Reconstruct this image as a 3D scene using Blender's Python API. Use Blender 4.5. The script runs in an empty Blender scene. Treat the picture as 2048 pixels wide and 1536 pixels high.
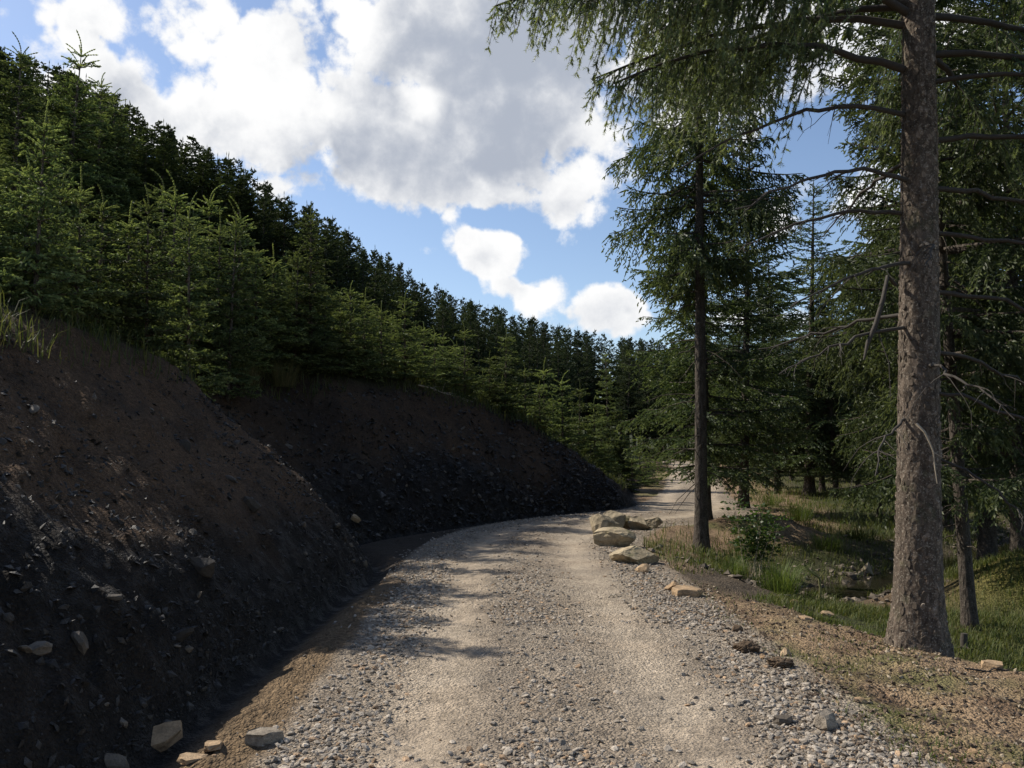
import bpy, math, time
import numpy as np
from mathutils import Vector, Matrix
T0 = time.time()
SC = bpy.context.scene
COL = SC.collection
RNG = np.random.default_rng(7)

# ------------------------------------------------------------------ camera
F = 1650.0                       # focal length in pixels of the 2048 wide photograph
EYE = 1.7
PITCH = math.atan(132 / F)
cam_d = bpy.data.cameras.new('camera')
cam = bpy.data.objects.new('camera', cam_d); COL.objects.link(cam)
cam_d.sensor_fit = 'HORIZONTAL'
cam_d.angle = 2 * math.atan(1024 / F)
cam_d.clip_start = 0.05; cam_d.clip_end = 3000
cam.location = (0, 0, EYE)
cam.rotation_euler = (math.pi / 2 + PITCH, 0, 0)
SC.camera = cam

def ray(px, py):
    cx, cz = (px - 1024) / F, (768 - py) / F
    c, s = math.cos(PITCH), math.sin(PITCH)
    return np.array([cx, c - s * cz, s + c * cz])
def pix(px, py, Y):
    r = ray(px, py); r = r / r[1]
    return np.array([r[0] * Y, Y, EYE + r[2] * Y])

# ------------------------------------------------------------------ sun, sky, exposure
SUN_EL = math.radians(43)
SUN_AZ = math.atan2(-0.906, 0.42)
SDIR = Vector((math.sin(SUN_AZ) * math.cos(SUN_EL), math.cos(SUN_AZ) * math.cos(SUN_EL), math.sin(SUN_EL)))
sun_d = bpy.data.lights.new('sun', 'SUN')
sun_d.energy = 5.0; sun_d.angle = math.radians(0.5); sun_d.color = (1.0, 0.93, 0.82)
sun = bpy.data.objects.new('sun', sun_d); COL.objects.link(sun)
sun.rotation_euler = (-SDIR).to_track_quat('-Z', 'Y').to_euler()
sun.location = (-40, 20, 60)
SC.view_settings.view_transform = 'Standard'
SC.view_settings.look = 'None'
SC.view_settings.gamma = 1.0
SC.view_settings.exposure = 0.3
SC.view_settings.use_curve_mapping = False
SC.cycles.use_denoising = True
SC.cycles.max_bounces = 5
SC.cycles.diffuse_bounces = 3
SC.cycles.glossy_bounces = 2
SC.cycles.transmission_bounces = 3
SC.cycles.sample_clamp_indirect = 4.0

class NT:
    """small helper that adds nodes to a tree"""
    def __init__(s, tree): s.t = tree; s.l = tree.links
    def n(s, typ, **kw):
        nd = s.t.nodes.new(typ)
        for k, v in kw.items(): setattr(nd, k, v)
        return nd
    def put(s, sock, v):
        if v is None: return
        if hasattr(v, 'is_linked') or isinstance(v, bpy.types.NodeSocket): s.l.new(v, sock)
        else: sock.default_value = v
    def m(s, op, a, b=None, c=None, clamp=False):
        nd = s.n('ShaderNodeMath', operation=op); nd.use_clamp = clamp
        s.put(nd.inputs[0], a); s.put(nd.inputs[1], b); s.put(nd.inputs[2], c)
        return nd.outputs[0]
    def v(s, op, a, b=None):
        nd = s.n('ShaderNodeVectorMath', operation=op)
        s.put(nd.inputs[0], a); s.put(nd.inputs[1], b)
        return nd.outputs['Value'] if op in ('LENGTH', 'DOT_PRODUCT', 'DISTANCE') else nd.outputs[0]
    def mix(s, f, a, b, blend='MIX'):
        nd = s.n('ShaderNodeMix', data_type='RGBA', blend_type=blend)
        s.put(nd.inputs[0], f); s.put(nd.inputs[6], a); s.put(nd.inputs[7], b)
        return nd.outputs[2]
    def ramp(s, x, a, b, lo=0.0, hi=1.0):
        nd = s.n('ShaderNodeMapRange', interpolation_type='SMOOTHSTEP')
        s.put(nd.inputs[0], x); s.put(nd.inputs[1], a); s.put(nd.inputs[2], b); s.put(nd.inputs[3], lo); s.put(nd.inputs[4], hi)
        return nd.outputs[0]
    def noise(s, vec, scale, detail=4.0, rough=0.55, dist=0.0, color=False):
        nd = s.n('ShaderNodeTexNoise')
        s.put(nd.inputs['Vector'], vec); nd.inputs['Scale'].default_value = scale
        nd.inputs['Detail'].default_value = detail; nd.inputs['Roughness'].default_value = rough
        nd.inputs['Distortion'].default_value = dist
        return nd.outputs['Color' if color else 'Fac']

world = bpy.data.worlds.new('World'); SC.world = world
world.use_nodes = True
wt = NT(world.node_tree)
for nd in list(world.node_tree.nodes): world.node_tree.nodes.remove(nd)
w_out = wt.n('ShaderNodeOutputWorld'); w_bg = wt.n('ShaderNodeBackground')
wt.l.new(w_bg.outputs[0], w_out.inputs[0])
sky = wt.n('ShaderNodeTexSky', sky_type='NISHITA')
sky.sun_disc = False; sky.sun_elevation = SUN_EL; sky.sun_rotation = SUN_AZ
sky.altitude = 300; sky.air_density = 1.0; sky.dust_density = 0.6; sky.ozone_density = 1.3
SKY_S = 0.07
w_bg.inputs[1].default_value = SKY_S
geo = wt.n('ShaderNodeNewGeometry')
gdir = wt.v('NORMALIZE', wt.n('ShaderNodeTexCoord').outputs['Generated'])
sep = wt.n('ShaderNodeSeparateXYZ'); wt.l.new(gdir, sep.inputs[0])
az = wt.m('ARCTAN2', sep.outputs[0], sep.outputs[1])
el = wt.m('ARCSINE', sep.outputs[2])
cmb = wt.n('ShaderNodeCombineXYZ'); wt.l.new(az, cmb.inputs[0]); wt.l.new(el, cmb.inputs[1])
P = cmb.outputs[0]
# small warp so that no cloud keeps the outline of an ellipse
warp = wt.v('SUBTRACT', wt.noise(gdir, 7.0, 4, 0.6, color=True), (0.5, 0.5, 0.5))
wsc = wt.n('ShaderNodeVectorMath', operation='SCALE'); wt.l.new(warp, wsc.inputs[0]); wsc.inputs[3].default_value = 0.10
PW = wt.v('ADD', P, wsc.outputs[0])
def sky_pt(px, py):
    r = ray(px, py); r = r / np.linalg.norm(r)
    return math.atan2(r[0], r[1]), math.asin(r[2])
def blob_field(blobs, soft=1.0):
    acc = None
    for (px, py, rx, ry, wgt) in blobs:
        a, e = sky_pt(px, py)
        d = wt.v('SUBTRACT', PW, (a, e, 0))
        d = wt.v('MULTIPLY', d, (F / rx, F / ry, 0))
        d = wt.v('LENGTH', d)
        f = wt.m('MULTIPLY', wt.m('SUBTRACT', 1.6, d, clamp=False), wgt)
        acc = f if acc is None else wt.m('SMOOTH_MAX', acc, f, 0.25)
    return wt.m('MAXIMUM', acc, 0.0)
CLOUDS = [(140, 40, 95, 115, 1), (215, 170, 125, 85, 1), (330, 240, 120, 70, 1), (500, 130, 165, 105, 1), (575, 95, 95, 75, .9),
          (440, 235, 140, 90, 1), (830, 60, 210, 190, 1.3), (1030, 120, 260, 240, 1.4), (760, 270, 300, 140, 1.3), (940, 310, 250, 130, 1.3),
          (620, 350, 150, 75, .8), (1110, 315, 75, 65, .8), (1110, 420, 110, 85, 1), (985, 510, 105, 55, .95), (1050, 585, 65, 32, .9), (1240, 632, 70, 42, 1),
          (1430, 150, 260, 150, .9), (1575, 410, 60, 45, .7), (1800, 60, 220, 160, .8), (1500, 640, 140, 40, .7), (1900, 420, 160, 90, .8)]
base = blob_field(CLOUDS)
# unseen cumulus outside the frame, kept sparse to weaken the fill light
gen = wt.m('MULTIPLY', wt.m('SUBTRACT', wt.noise(gdir, 2.6, 3, 0.5), 0.54), 6.0, clamp=False)
gen = wt.m('MAXIMUM', gen, 0.0)
outm = wt.ramp(wt.m('ABSOLUTE', az), 0.58, 0.8)
outm = wt.m('MAXIMUM', outm, wt.ramp(el, 0.56, 0.75))
base = wt.m('ADD', wt.m('MULTIPLY', base, wt.m('SUBTRACT', 1.0, outm)), wt.m('MULTIPLY', gen, outm))
def billow(vec):
    nd = wt.n('ShaderNodeTexNoise', noise_type='RIDGED_MULTIFRACTAL'); wt.put(nd.inputs['Vector'], vec)
    nd.normalize = True
    nd.inputs['Scale'].default_value = 9.0; nd.inputs['Detail'].default_value = 5.0; nd.inputs['Roughness'].default_value = 0.55
    nd.inputs['Offset'].default_value = 0.9; nd.inputs['Gain'].default_value = 1.6
    b = wt.m('MULTIPLY', wt.m('SUBTRACT', 0.5, nd.outputs['Fac']), 0.55)
    fb = wt.m('MULTIPLY', wt.m('SUBTRACT', wt.noise(vec, 7.0, 9, 0.64), 0.5), 2.7)
    return wt.m('ADD', b, fb)
b0 = billow(gdir)
sd = np.array(SDIR)
off = tuple(0.02 * sd)
b1 = billow(wt.v('ADD', gdir, off))
field = wt.m('ADD', base, b0)
cover = wt.ramp(field, 0.36, 0.74)
lit = wt.m('SUBTRACT', b0, b1)
# thickness: deep cloud lets less sunlight through than its edges
DEEP = [(900, 150, 260, 190, 1), (720, 330, 260, 90, 1), (1000, 330, 170, 100, .9), (1100, 60, 160, 120, .9), (250, 190, 60, 40, .6), (1500, 150, 200, 100, .6)]
BRIGHT = [(835, 200, 40, 30, .8), (632, 310, 18, 34, .9), (500, 150, 130, 90, .7), (690, 60, 50, 100, .9)]
deep = wt.m('SUBTRACT', blob_field(DEEP), wt.m('MULTIPLY', blob_field(BRIGHT), 1.1))
deep = wt.m('ADD', wt.m('MULTIPLY', deep, wt.m('SUBTRACT', 1.0, outm)), wt.m('MULTIPLY', wt.m('MULTIPLY', gen, 0.8), outm))
thick = wt.m('ADD', wt.m('MULTIPLY', deep, 0.72), wt.m('MULTIPLY', wt.m('SUBTRACT', field, 0.70), 0.42))
soft = wt.m('MULTIPLY', wt.m('SUBTRACT', wt.noise(gdir, 5.0, 5, 0.6), 0.5), 1.1)
grey = wt.ramp(wt.m('ADD', wt.m('SUBTRACT', thick, wt.m('MULTIPLY', lit, 1.0)), soft), -0.15, 1.5)
k = 1.0 / SKY_S
c_white = (0.82 * k, 0.82 * k, 0.82 * k, 1); c_grey = (0.36 * k, 0.395 * k, 0.465 * k, 1)
ccol = wt.mix(grey, c_white, c_grey)
skyc = wt.mix(1.0, sky.outputs[0], (1.75, 1.72, 1.75, 1), 'MULTIPLY')
w_col = wt.mix(cover, skyc, ccol)
wt.l.new(w_col, w_bg.inputs[0])
world.cycles.sampling_method = 'NONE'

# ------------------------------------------------------------------ numpy noise
def _h(ix, iy, seed):
    n = (ix.astype(np.int64) * 374761393 + iy.astype(np.int64) * 668265263 + seed * 974711) & 0x7fffffff
    n = ((n ^ (n >> 13)) * 1274126177) & 0x7fffffff
    return ((n ^ (n >> 16)) & 0xffff) / 65535.0
def vnoise(x, y, seed=0):
    x = np.asarray(x, float); y = np.asarray(y, float)
    ix, iy = np.floor(x), np.floor(y); fx, fy = x - ix, y - iy
    fx = fx * fx * (3 - 2 * fx); fy = fy * fy * (3 - 2 * fy)
    a, b = _h(ix, iy, seed), _h(ix + 1, iy, seed); c, d = _h(ix, iy + 1, seed), _h(ix + 1, iy + 1, seed)
    return (a * (1 - fx) + b * fx) * (1 - fy) + (c * (1 - fx) + d * fx) * fy
def fbm(x, y, oct=4, seed=0, gain=0.5):
    s, a, t = 0.0, 1.0, 0.0
    for i in range(oct):
        s = s + a * vnoise(x * 2 ** i + 17.3 * i, y * 2 ** i - 9.1 * i, seed + i); t += a; a *= gain
    return s / t - 0.5
def sst(a, b, x):
    t = np.clip((x - a) / (b - a), 0, 1); return t * t * (3 - 2 * t)
def nrm(v): return v / np.maximum(np.linalg.norm(v, axis=-1, keepdims=True), 1e-9)

# ------------------------------------------------------------------ lines the ground follows
def smooth_line(pts, step=0.5):
    p = np.array(pts, float); out = []
    q = np.vstack([2 * p[0] - p[1], p, 2 * p[-1] - p[-2]])
    for i in range(1, len(q) - 2):
        n = max(2, int(np.linalg.norm(q[i + 1, :2] - q[i, :2]) / step)); t = np.linspace(0, 1, n, endpoint=False)[:, None]
        out.append(0.5 * (2 * q[i] + (q[i + 1] - q[i - 1]) * t + (2 * q[i - 1] - 5 * q[i] + 4 * q[i + 1] - q[i + 2]) * t ** 2
                          + (-q[i - 1] + 3 * q[i] - 3 * q[i + 1] + q[i + 2]) * t ** 3))
    out.append(p[-1:]); return np.vstack(out)
ROAD = smooth_line([(.25, -25, 0), (.25, -5, 0), (.25, 5, 0), (.2, 12, 0), (.3, 15.5, 0), (1.2, 18.6, 0), (3.0, 21.0, 0), (4.7, 23.5, -.03), (5.8, 27, -.08),
                    (6.7, 31.5, -.14), (7.9, 36.5, 0.02), (9.4, 43.5, .32), (10.9, 50, .62), (11.4, 55, .85), (10.6, 60, 1.0), (8.0, 64, 1.1)])
TOE = smooth_line([(-2.15, -30), (-2.1, -5), (-2.1, 8), (-2.0, 12.0), (-2.35, 13.3), (-3.1, 14.6), (-2.9, 16.0), (-1.85, 18), (-.35, 20.4), (1.5, 23.0), (3.5, 25.6),
                   (4.3, 29), (4.9, 34), (6.3, 40), (7.9, 47), (9.0, 53), (9.2, 60), (12, 75), (18, 95), (32, 135), (60, 200), (200, 500)])
STREAM = smooth_line([(30, 34), (18, 26), (12, 20.5), (8.6, 17.2), (6.6, 15.4), (5.2, 14.4), (4.1, 13.0), (3.2, 11.8), (2.4, 10.6)])
def line_query(L, x, y):
    """distance, signed side (+ is right of travel), index along L"""
    x = np.atleast_1d(np.asarray(x, float)); y = np.atleast_1d(np.asarray(y, float))
    A = L[:-1, :2]; B = L[1:, :2]; AB = B - A; l2 = (AB ** 2).sum(1)
    dist = np.empty(x.shape); side = np.empty(x.shape); idx = np.empty(x.shape)
    for i0 in range(0, len(x), 1500):
        sl = slice(i0, i0 + 1500)
        dx = x[sl, None] - A[None, :, 0]; dy = y[sl, None] - A[None, :, 1]
        t = np.clip((dx * AB[:, 0] + dy * AB[:, 1]) / l2, 0, 1)
        ex, ey = dx - t * AB[:, 0], dy - t * AB[:, 1]
        d2 = ex * ex + ey * ey; j = d2.argmin(1); r = np.arange(len(j))
        dist[sl] = np.sqrt(d2[r, j]); idx[sl] = j + t[r, j]
        side[sl] = np.sign(dx[r, j] * AB[j, 1] - dy[r, j] * AB[j, 0])
    return dist, side, idx
def lerp_at(arr, idx):
    return np.interp(idx, np.arange(len(arr)), arr)
HB_Y = [-30, 4, 8, 13, 15, 17, 21, 23, 25.5, 28, 40, 60, 500]
HB_H = [2.6, 2.8, 2.95, 3.0, 2.9, 3.25, 3.4, 3.1, 1.7, .6, .5, .4, .4]
def terrain(x, y):
    x = np.asarray(x, float).ravel(); y = np.asarray(y, float).ravel()
    rd, rs, ri = line_query(ROAD, x, y); t = rd * rs; zr = lerp_at(ROAD[:, 2], ri)
    td, ts, ti = line_query(TOE, x, y); d = -td * ts                # + is up the bank
    ty = lerp_at(TOE[:, 1], ti)
    sd_, _, si = line_query(STREAM, x, y)
    hb = np.interp(ty, HB_Y, HB_H)
    # right of the road
    far = sst(26, 60, y)
    hollow = -.42 * (1 - .75 * sst(17, 34, y)) + .028 * np.maximum(0, y - 42) + .9 * sst(22, 60, x)
    fall = sst(0.1, 2.6, rd - 1.75)
    zright = zr + (hollow - zr) * fall
    e = (x - 1.9) * -.886 + (y - 10.8) * -.462
    wter = sst(-1.0, .2, e)
    zright = zright * (1 - wter) + (-.04) * wter
    zright = zright - .52 * np.exp(-(sd_ / 1.15) ** 2) * (1 - wter) * sst(2.2, 4.5, rd) * sst(12.8, 14.2, y)
    for (mx, my, sx, sy, a) in ((7.5, 12.2, 1.1, .9, .62), (6.2, 19.6, 1.2, .8, .42), (8.3, 13.6, 1.0, 1.0, .3), (3.3, 18.2, .8, .8, .1), (5.0, 17.5, .8, .7, .15), (5.5, 12.5, 1.2, 1.2, -.27)):
        zright = zright + a * np.exp(-((x - mx) / sx) ** 2 - ((y - my) / sy) ** 2)
    # the cut bank and the hillside above it
    n1 = fbm(x * .55, y * .55, 3, 3); 
    dd = d + .35 * n1 * sst(.2, 1.5, d)
    ramp_ = 1.04 * np.maximum(dd, 0) + .10 * np.sin(np.clip(dd, 0, 3) * 2.1)
    hd = dd - hb * .95; sl_ = np.interp(ty, [-30, 22, 36, 60], [.46, .42, .34, .28])
    hill = hb + sl_ * np.minimum(np.maximum(hd, -2.5), 24) + .12 * np.maximum(0, hd - 24)
    kk = .18
    zb = -kk * np.log(np.exp(-ramp_ / kk) + np.exp(-np.minimum(hill, 40) / kk))
    zb = zb + .12 * fbm(x * .3, y * .3, 3, 9) * sst(3, 6, d)
    zleft = np.where(d > 0, zb, 0) + zr * (1 - sst(0, 8, d)) - .13 * np.exp(-((d + .06) / .24) ** 2) * (ty < 27)
    left = d > -.75
    zg = np.where(left, zleft, zright)
    rw = rd + .7 * sst(23, 36, y)
    w = np.where(t < 0, 1 - sst(1.75, 2.05, rw), 1 - sst(1.75, 2.5, rw))
    w = w * (ri < len(ROAD) - 1.01)
    crown = .035 * (1 - (t / 1.75) ** 2) - .022 * np.exp(-((np.abs(t - .0) - .82) / .28) ** 2)
    z = zg * (1 - w) + (zr + crown) * w
    return z, dict(t=t, rd=rd, d=d, ty=ty, w=w, sd=sd_, e=e, wter=wter, left=left, hb=hb, ri=ri, si=si)
def relief(x, y, m, z):
    """fine shape on top of the large one"""
    near = 1.0
    bank = (m['d'] > 0) * (1 - sst(m['hb'] * .95 + .1, m['hb'] * .95 + .9, m['d'])) * sst(0, .3, m['d'])
    r = bank * (.30 * fbm(x * 1.5, y * 1.5, 5, 21, .55) + .16 * np.abs(fbm(x * 5, y * 5, 3, 5)))
    lump = np.maximum(0, fbm(x * 3.1, y * 3.1, 2, 77) - .16); r = r + bank * lump * .5 - bank * .16 * np.maximum(0, fbm(y * 1.1 + .4 * x, x * .15, 3, 91) - .02) + bank * sst(13, 16, y) * (.26 * fbm(x * .9 + y * .9, z * 2.2 - x * .4, 4, 95) + .12 * fbm(x * 2.4, y * 2.4, 2, 97))
    soil = (~m['left']) * (1 - m['w'])
    r = r + soil * (.15 * fbm(x * 2.2, y * 2.2, 5, 33, .6) + .05 * np.maximum(0, fbm(x * 8, y * 8, 2, 41)))
    r = r + m['w'] * (.018 * fbm(x * 2.5, y * 2.5, 3, 55) + .01 * fbm(x * 9, y * 9, 2, 57))
    strip = np.exp(-((m['t'] + 1.9) / .22) ** 2) * (m['d'] < .05) * (y < 10)
    r = r + strip * (.022 * np.sign(np.sin(y * 2 * math.pi / .21 + .8 * x)) * (fbm(x * 3, y * 1.5, 2, 61) > -.12) + .03 * fbm(x * 6, y * 6, 3, 62))
    up = (m['d'] > m['hb']) * 1.0
    r = r + up * .12 * fbm(x * 1.5, y * 1.5, 3, 71)
    return r
def ground(x, y):
    x = np.atleast_1d(np.asarray(x, float)); y = np.atleast_1d(np.asarray(y, float))
    z, m = terrain(x, y); return z + relief(x, y, m, z), m
def gz(x, y): return float(ground([x], [y])[0][0])
def hit(px, py, y0=2.0, y1=60.0):
    """where the ray through a pixel of the photograph meets the ground"""
    r = ray(px, py); r = r / r[1]
    Y = y0 * (y1 / y0) ** np.linspace(0, 1, 700)
    z = ground(r[0] * Y, Y)[0]; zr = EYE + r[2] * Y
    b = np.nonzero(zr <= z)[0]
    i = b[0] if len(b) else len(Y) - 1
    return np.array([r[0] * Y[i], Y[i], z[i]])

# ------------------------------------------------------------------ mesh helpers
def mesh_np(name, V, Fc, col=None, smooth=False, mat=None):
    V = np.ascontiguousarray(V, np.float32); Fc = np.ascontiguousarray(Fc, np.int32)
    me = bpy.data.meshes.new(name); k = Fc.shape[1]; nf = len(Fc)
    me.vertices.add(len(V)); me.vertices.foreach_set('co', V.ravel())
    me.loops.add(nf * k); me.loops.foreach_set('vertex_index', Fc.ravel())
    me.polygons.add(nf); me.polygons.foreach_set('loop_start', np.arange(0, nf * k, k, dtype=np.int32))
    me.polygons.foreach_set('use_smooth', np.full(nf, smooth, dtype=bool))
    if col is not None:
        a = me.attributes.new('col', 'FLOAT_COLOR', 'POINT')
        c = np.ones((len(V), 4), np.float32); c[:, :col.shape[1]] = col
        a.data.foreach_set('color', c.ravel())
    me.update(calc_edges=True)
    if mat: me.materials.append(mat)
    return me
def link(name, data, parent=None, loc=None, **props):
    o = bpy.data.objects.new(name, data); COL.objects.link(o)
    if parent: o.parent = parent
    if loc is not None: o.location = loc
    for k_, v_ in props.items(): o[k_] = v_
    return o
def empty(name, loc, rz=0, **props):
    o = link(name, None, None, loc, **props); o.rotation_euler = (0, 0, rz); o.empty_display_size = .2
    return o
def tube(pts, rad, k=6):
    """tapered tube through pts"""
    p = np.array(pts, float); r = np.array(rad, float); n = len(p)
    tg = nrm(np.gradient(p, axis=0)); ref = np.array([0, 0, 1.0]) if abs(tg[0, 2]) < .9 else np.array([1.0, 0, 0])
    a = nrm(np.cross(tg, ref)); b = np.cross(tg, a)
    th = np.linspace(0, 2 * math.pi, k, endpoint=False)
    V = p[:, None] + r[:, None, None] * (np.cos(th)[None, :, None] * a[:, None] + np.sin(th)[None, :, None] * b[:, None])
    V = V.reshape(-1, 3); i = np.arange(n - 1)[:, None] * k; j = np.arange(k)[None]; j2 = (j + 1) % k
    q = np.stack([i + j, i + j2, i + k + j2, i + k + j], -1).reshape(-1, 4)
    return V, q
class Acc:
    def __init__(s): s.V = []; s.F = []; s.C = []; s.n = 0
    def add(s, V, Fc, c=None):
        s.V.append(V); s.F.append(np.asarray(Fc) + s.n); s.n += len(V)
        if c is not None: s.C.append(np.broadcast_to(np.asarray(c, float), (len(V), 3)))
    def mesh(s, name, mat, smooth=False):
        return mesh_np(name, np.vstack(s.V), np.vstack(s.F), np.vstack(s.C) if s.C else None, smooth, mat)

# ------------------------------------------------------------------ materials
def new_mat(name):
    m = bpy.data.materials.new(name); m.use_nodes = True
    t = NT(m.node_tree); bs = m.node_tree.nodes['Principled BSDF']
    return m, t, bs
def attr(t, name='col'):
    a = t.n('ShaderNodeAttribute'); a.attribute_name = name; return a.outputs['Color']
def bump(t, bs, h, strength, dist):
    b = t.n('ShaderNodeBump'); b.inputs['Strength'].default_value = strength; b.inputs['Distance'].default_value = dist
    t.put(b.inputs['Height'], h); t.l.new(b.outputs[0], bs.inputs['Normal'])
def m_ground():
    m, t, bs = new_mat('earth')
    a = t.n('ShaderNodeAttribute'); a.attribute_name = 'col'
    pos = t.n('ShaderNodeNewGeometry').outputs['Position']
    n1 = t.noise(pos, 14, 6, .65); n2 = t.noise(pos, 70, 4, .6); n3 = t.noise(pos, 2.2, 4, .6)
    vo = t.n('ShaderNodeTexVoronoi'); t.put(vo.inputs['Vector'], pos); vo.inputs['Scale'].default_value = 34; vo.inputs['Randomness'].default_value = 1
    f = t.m('ADD', t.m('MULTIPLY', n1, .8), t.m('ADD', t.m('MULTIPLY', n2, .7), t.m('MULTIPLY', n3, .5)))
    f = t.ramp(f, .55, 1.45, .45, 1.6)
    g = t.n('ShaderNodeCombineColor')
    for i in range(3): t.put(g.inputs[i], f)
    c = t.mix(1.0, a.outputs['Color'], g.outputs[0], 'MULTIPLY')
    cells = t.n('ShaderNodeTexVoronoi'); t.put(cells.inputs['Vector'], pos); cells.inputs['Scale'].default_value = 62
    sp = t.n('ShaderNodeSeparateColor'); t.l.new(cells.outputs['Color'], sp.inputs[0])
    cv = t.m('MULTIPLY_ADD', sp.outputs[0], .85, .55); cg = t.n('ShaderNodeCombineColor')
    for i in range(3): t.put(cg.inputs[i], cv)
    grit = t.n('ShaderNodeAttribute'); grit.attribute_name = 'grit'; grit = grit.outputs['Fac']
    c = t.mix(t.m('MULTIPLY', grit, .8), c, t.mix(1.0, c, cg.outputs[0], 'MULTIPLY'))
    # pale grit
    spk = t.m('MULTIPLY', t.m('MULTIPLY', t.ramp(vo.outputs['Distance'], .32, .12), t.ramp(t.noise(pos, 9, 2), .5, .6)), grit)
    c2 = t.mix(1.0, c, (1.8, 1.75, 1.7, 1), 'MULTIPLY')
    c = t.mix(t.m('MULTIPLY', spk, .6), c, c2)
    t.l.new(c, bs.inputs['Base Color'])
    # alpha of the attribute holds how wet the ground is
    wet = t.m('MULTIPLY', a.outputs['Alpha'], t.ramp(t.noise(pos, 5, 4, .6), .45, .6))
    t.put(bs.inputs['Roughness'], t.m('SUBTRACT', .97, t.m('MULTIPLY', wet, .55)))
    bs.inputs['Specular IOR Level'].default_value = .18
    h = t.m('ADD', t.m('MULTIPLY', n1, .6), t.m('ADD', t.m('MULTIPLY', n2, .3), t.m('MULTIPLY', t.m('ADD', vo.outputs['Distance'], t.m('MULTIPLY', cells.outputs['Distance'], .8)), t.m('MULTIPLY', grit, -.4))))
    bump(t, bs, h, 1.0, .06)
    return m
def m_stone(name, c1, c2, rough=.9, scale=9, use_attr=False, moss=None):
    m, t, bs = new_mat(name)
    tc = t.n('ShaderNodeTexCoord').outputs['Object']
    oi = t.n('ShaderNodeObjectInfo')
    if use_attr: c = attr(t)
    else:
        c = t.mix(oi.outputs['Random'], c1, c2)
    pos = t.n('ShaderNodeNewGeometry').outputs['Position']
    n1 = t.noise(pos, scale, 6, .65); n2 = t.noise(pos, scale * 6, 4, .6)
    f = t.ramp(t.m('ADD', n1, t.m('MULTIPLY', n2, .6)), .45, 1.2, .5, 1.45)
    g = t.n('ShaderNodeCombineColor')
    for i in range(3): t.put(g.inputs[i], f)
    c = t.mix(1.0, c, g.outputs[0], 'MULTIPLY')
    if moss:
        mk = t.ramp(t.noise(pos, 3.2, 5, .65), .55, .68)
        c = t.mix(t.m('MULTIPLY', mk, .8), c, moss)
    t.l.new(c, bs.inputs['Base Color']); bs.inputs['Roughness'].default_value = rough
    bs.inputs['Specular IOR Level'].default_value = .3
    bump(t, bs, t.m('ADD', n1, t.m('MULTIPLY', n2, .5)), .7, .02)
    return m
def m_leaf(name, trans=.35, rough=.55, spec=.3, gain=1.0, tint=(1, 1, 1)):
    m, t, bs = new_mat(name)
    c = attr(t)
    oi = t.n('ShaderNodeObjectInfo').outputs['Random']
    g = t.n('ShaderNodeCombineColor')
    v = t.m('ADD', t.m('MULTIPLY', oi, .62), .68)
    for i in range(3): t.put(g.inputs[i], t.m('MULTIPLY', v, gain * tint[i]))
    c = t.mix(1.0, c, g.outputs[0], 'MULTIPLY')
    t.l.new(c, bs.inputs['Base Color']); bs.inputs['Roughness'].default_value = rough
    bs.inputs['Specular IOR Level'].default_value = spec
    tr = t.n('ShaderNodeBsdfTranslucent'); t.l.new(t.mix(1.0, c, (1.15, 1.15, .62, 1), 'MULTIPLY'), tr.inputs[0])
    mx = t.n('ShaderNodeMixShader'); mx.inputs[0].default_value = trans
    t.l.new(bs.outputs[0], mx.inputs[1]); t.l.new(tr.outputs[0], mx.inputs[2])
    out = [n_ for n_ in m.node_tree.nodes if n_.type == 'OUTPUT_MATERIAL'][0]
    t.l.new(mx.outputs[0], out.inputs[0])
    return m
def m_bark(name, c1, c2, lichen):
    m, t, bs = new_mat(name)
    tc = t.n('ShaderNodeTexCoord').outputs['Object']
    mp = t.n('ShaderNodeMapping'); t.l.new(tc, mp.inputs[0]); mp.inputs['Scale'].default_value = (1, 1, .45)
    vo = t.n('ShaderNodeTexVoronoi'); t.l.new(mp.outputs[0], vo.inputs['Vector']); vo.inputs['Scale'].default_value = 26
    n1 = t.noise(mp.outputs[0], 18, 6, .65); n2 = t.noise(tc, 4, 4, .6); n3 = t.noise(tc, 60, 4, .65)
    c = t.mix(t.ramp(n1, .3, .7), c1, c2)
    c = t.mix(t.m('MULTIPLY', t.ramp(n3, .52, .66), .7), c, lichen)
    c = t.mix(t.m('MULTIPLY', t.ramp(n2, .55, .7), .35), c, (.07, .08, .035, 1))
    t.l.new(c, bs.inputs['Base Color']); bs.inputs['Roughness'].default_value = .92
    bs.inputs['Specular IOR Level'].default_value = .2
    h = t.m('ADD', t.m('MULTIPLY', vo.outputs['Distance'], .8), t.m('ADD', n1, t.m('MULTIPLY', n3, .5)))
    bump(t, bs, h, .9, .02)
    return m
def m_plain(name, col, rough=.85, var=.35, scale=20):
    m, t, bs = new_mat(name)
    tc = t.n('ShaderNodeTexCoord').outputs['Object']
    n1 = t.noise(tc, scale, 5, .6)
    c = t.mix(n1, tuple(x * (1 - var) for x in col[:3]) + (1,), tuple(min(1, x * (1 + var)) for x in col[:3]) + (1,))
    t.l.new(c, bs.inputs['Base Color']); bs.inputs['Roughness'].default_value = rough
    bump(t, bs, n1, .4, .01)
    return m
def m_water():
    m, t, bs = new_mat('stream_water')
    bs.inputs['Base Color'].default_value = (.018, .016, .011, 1); bs.inputs['Roughness'].default_value = .04
    bs.inputs['Specular IOR Level'].default_value = .5
    pos = t.n('ShaderNodeNewGeometry').outputs['Position']
    bump(t, bs, t.noise(pos, 9, 3, .5), .15, .02)
    return m
EARTH = m_ground()
GRAVEL = m_stone('gravel_stone', None, None, .92, 22, True)
GRAVEL_ONE = m_stone('crushed_limestone', (.21, .175, .135, 1), (.48, .41, .315, 1), .92, 22)
SHALE = m_stone('wet_shale', None, None, .55, 14, True)
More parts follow.
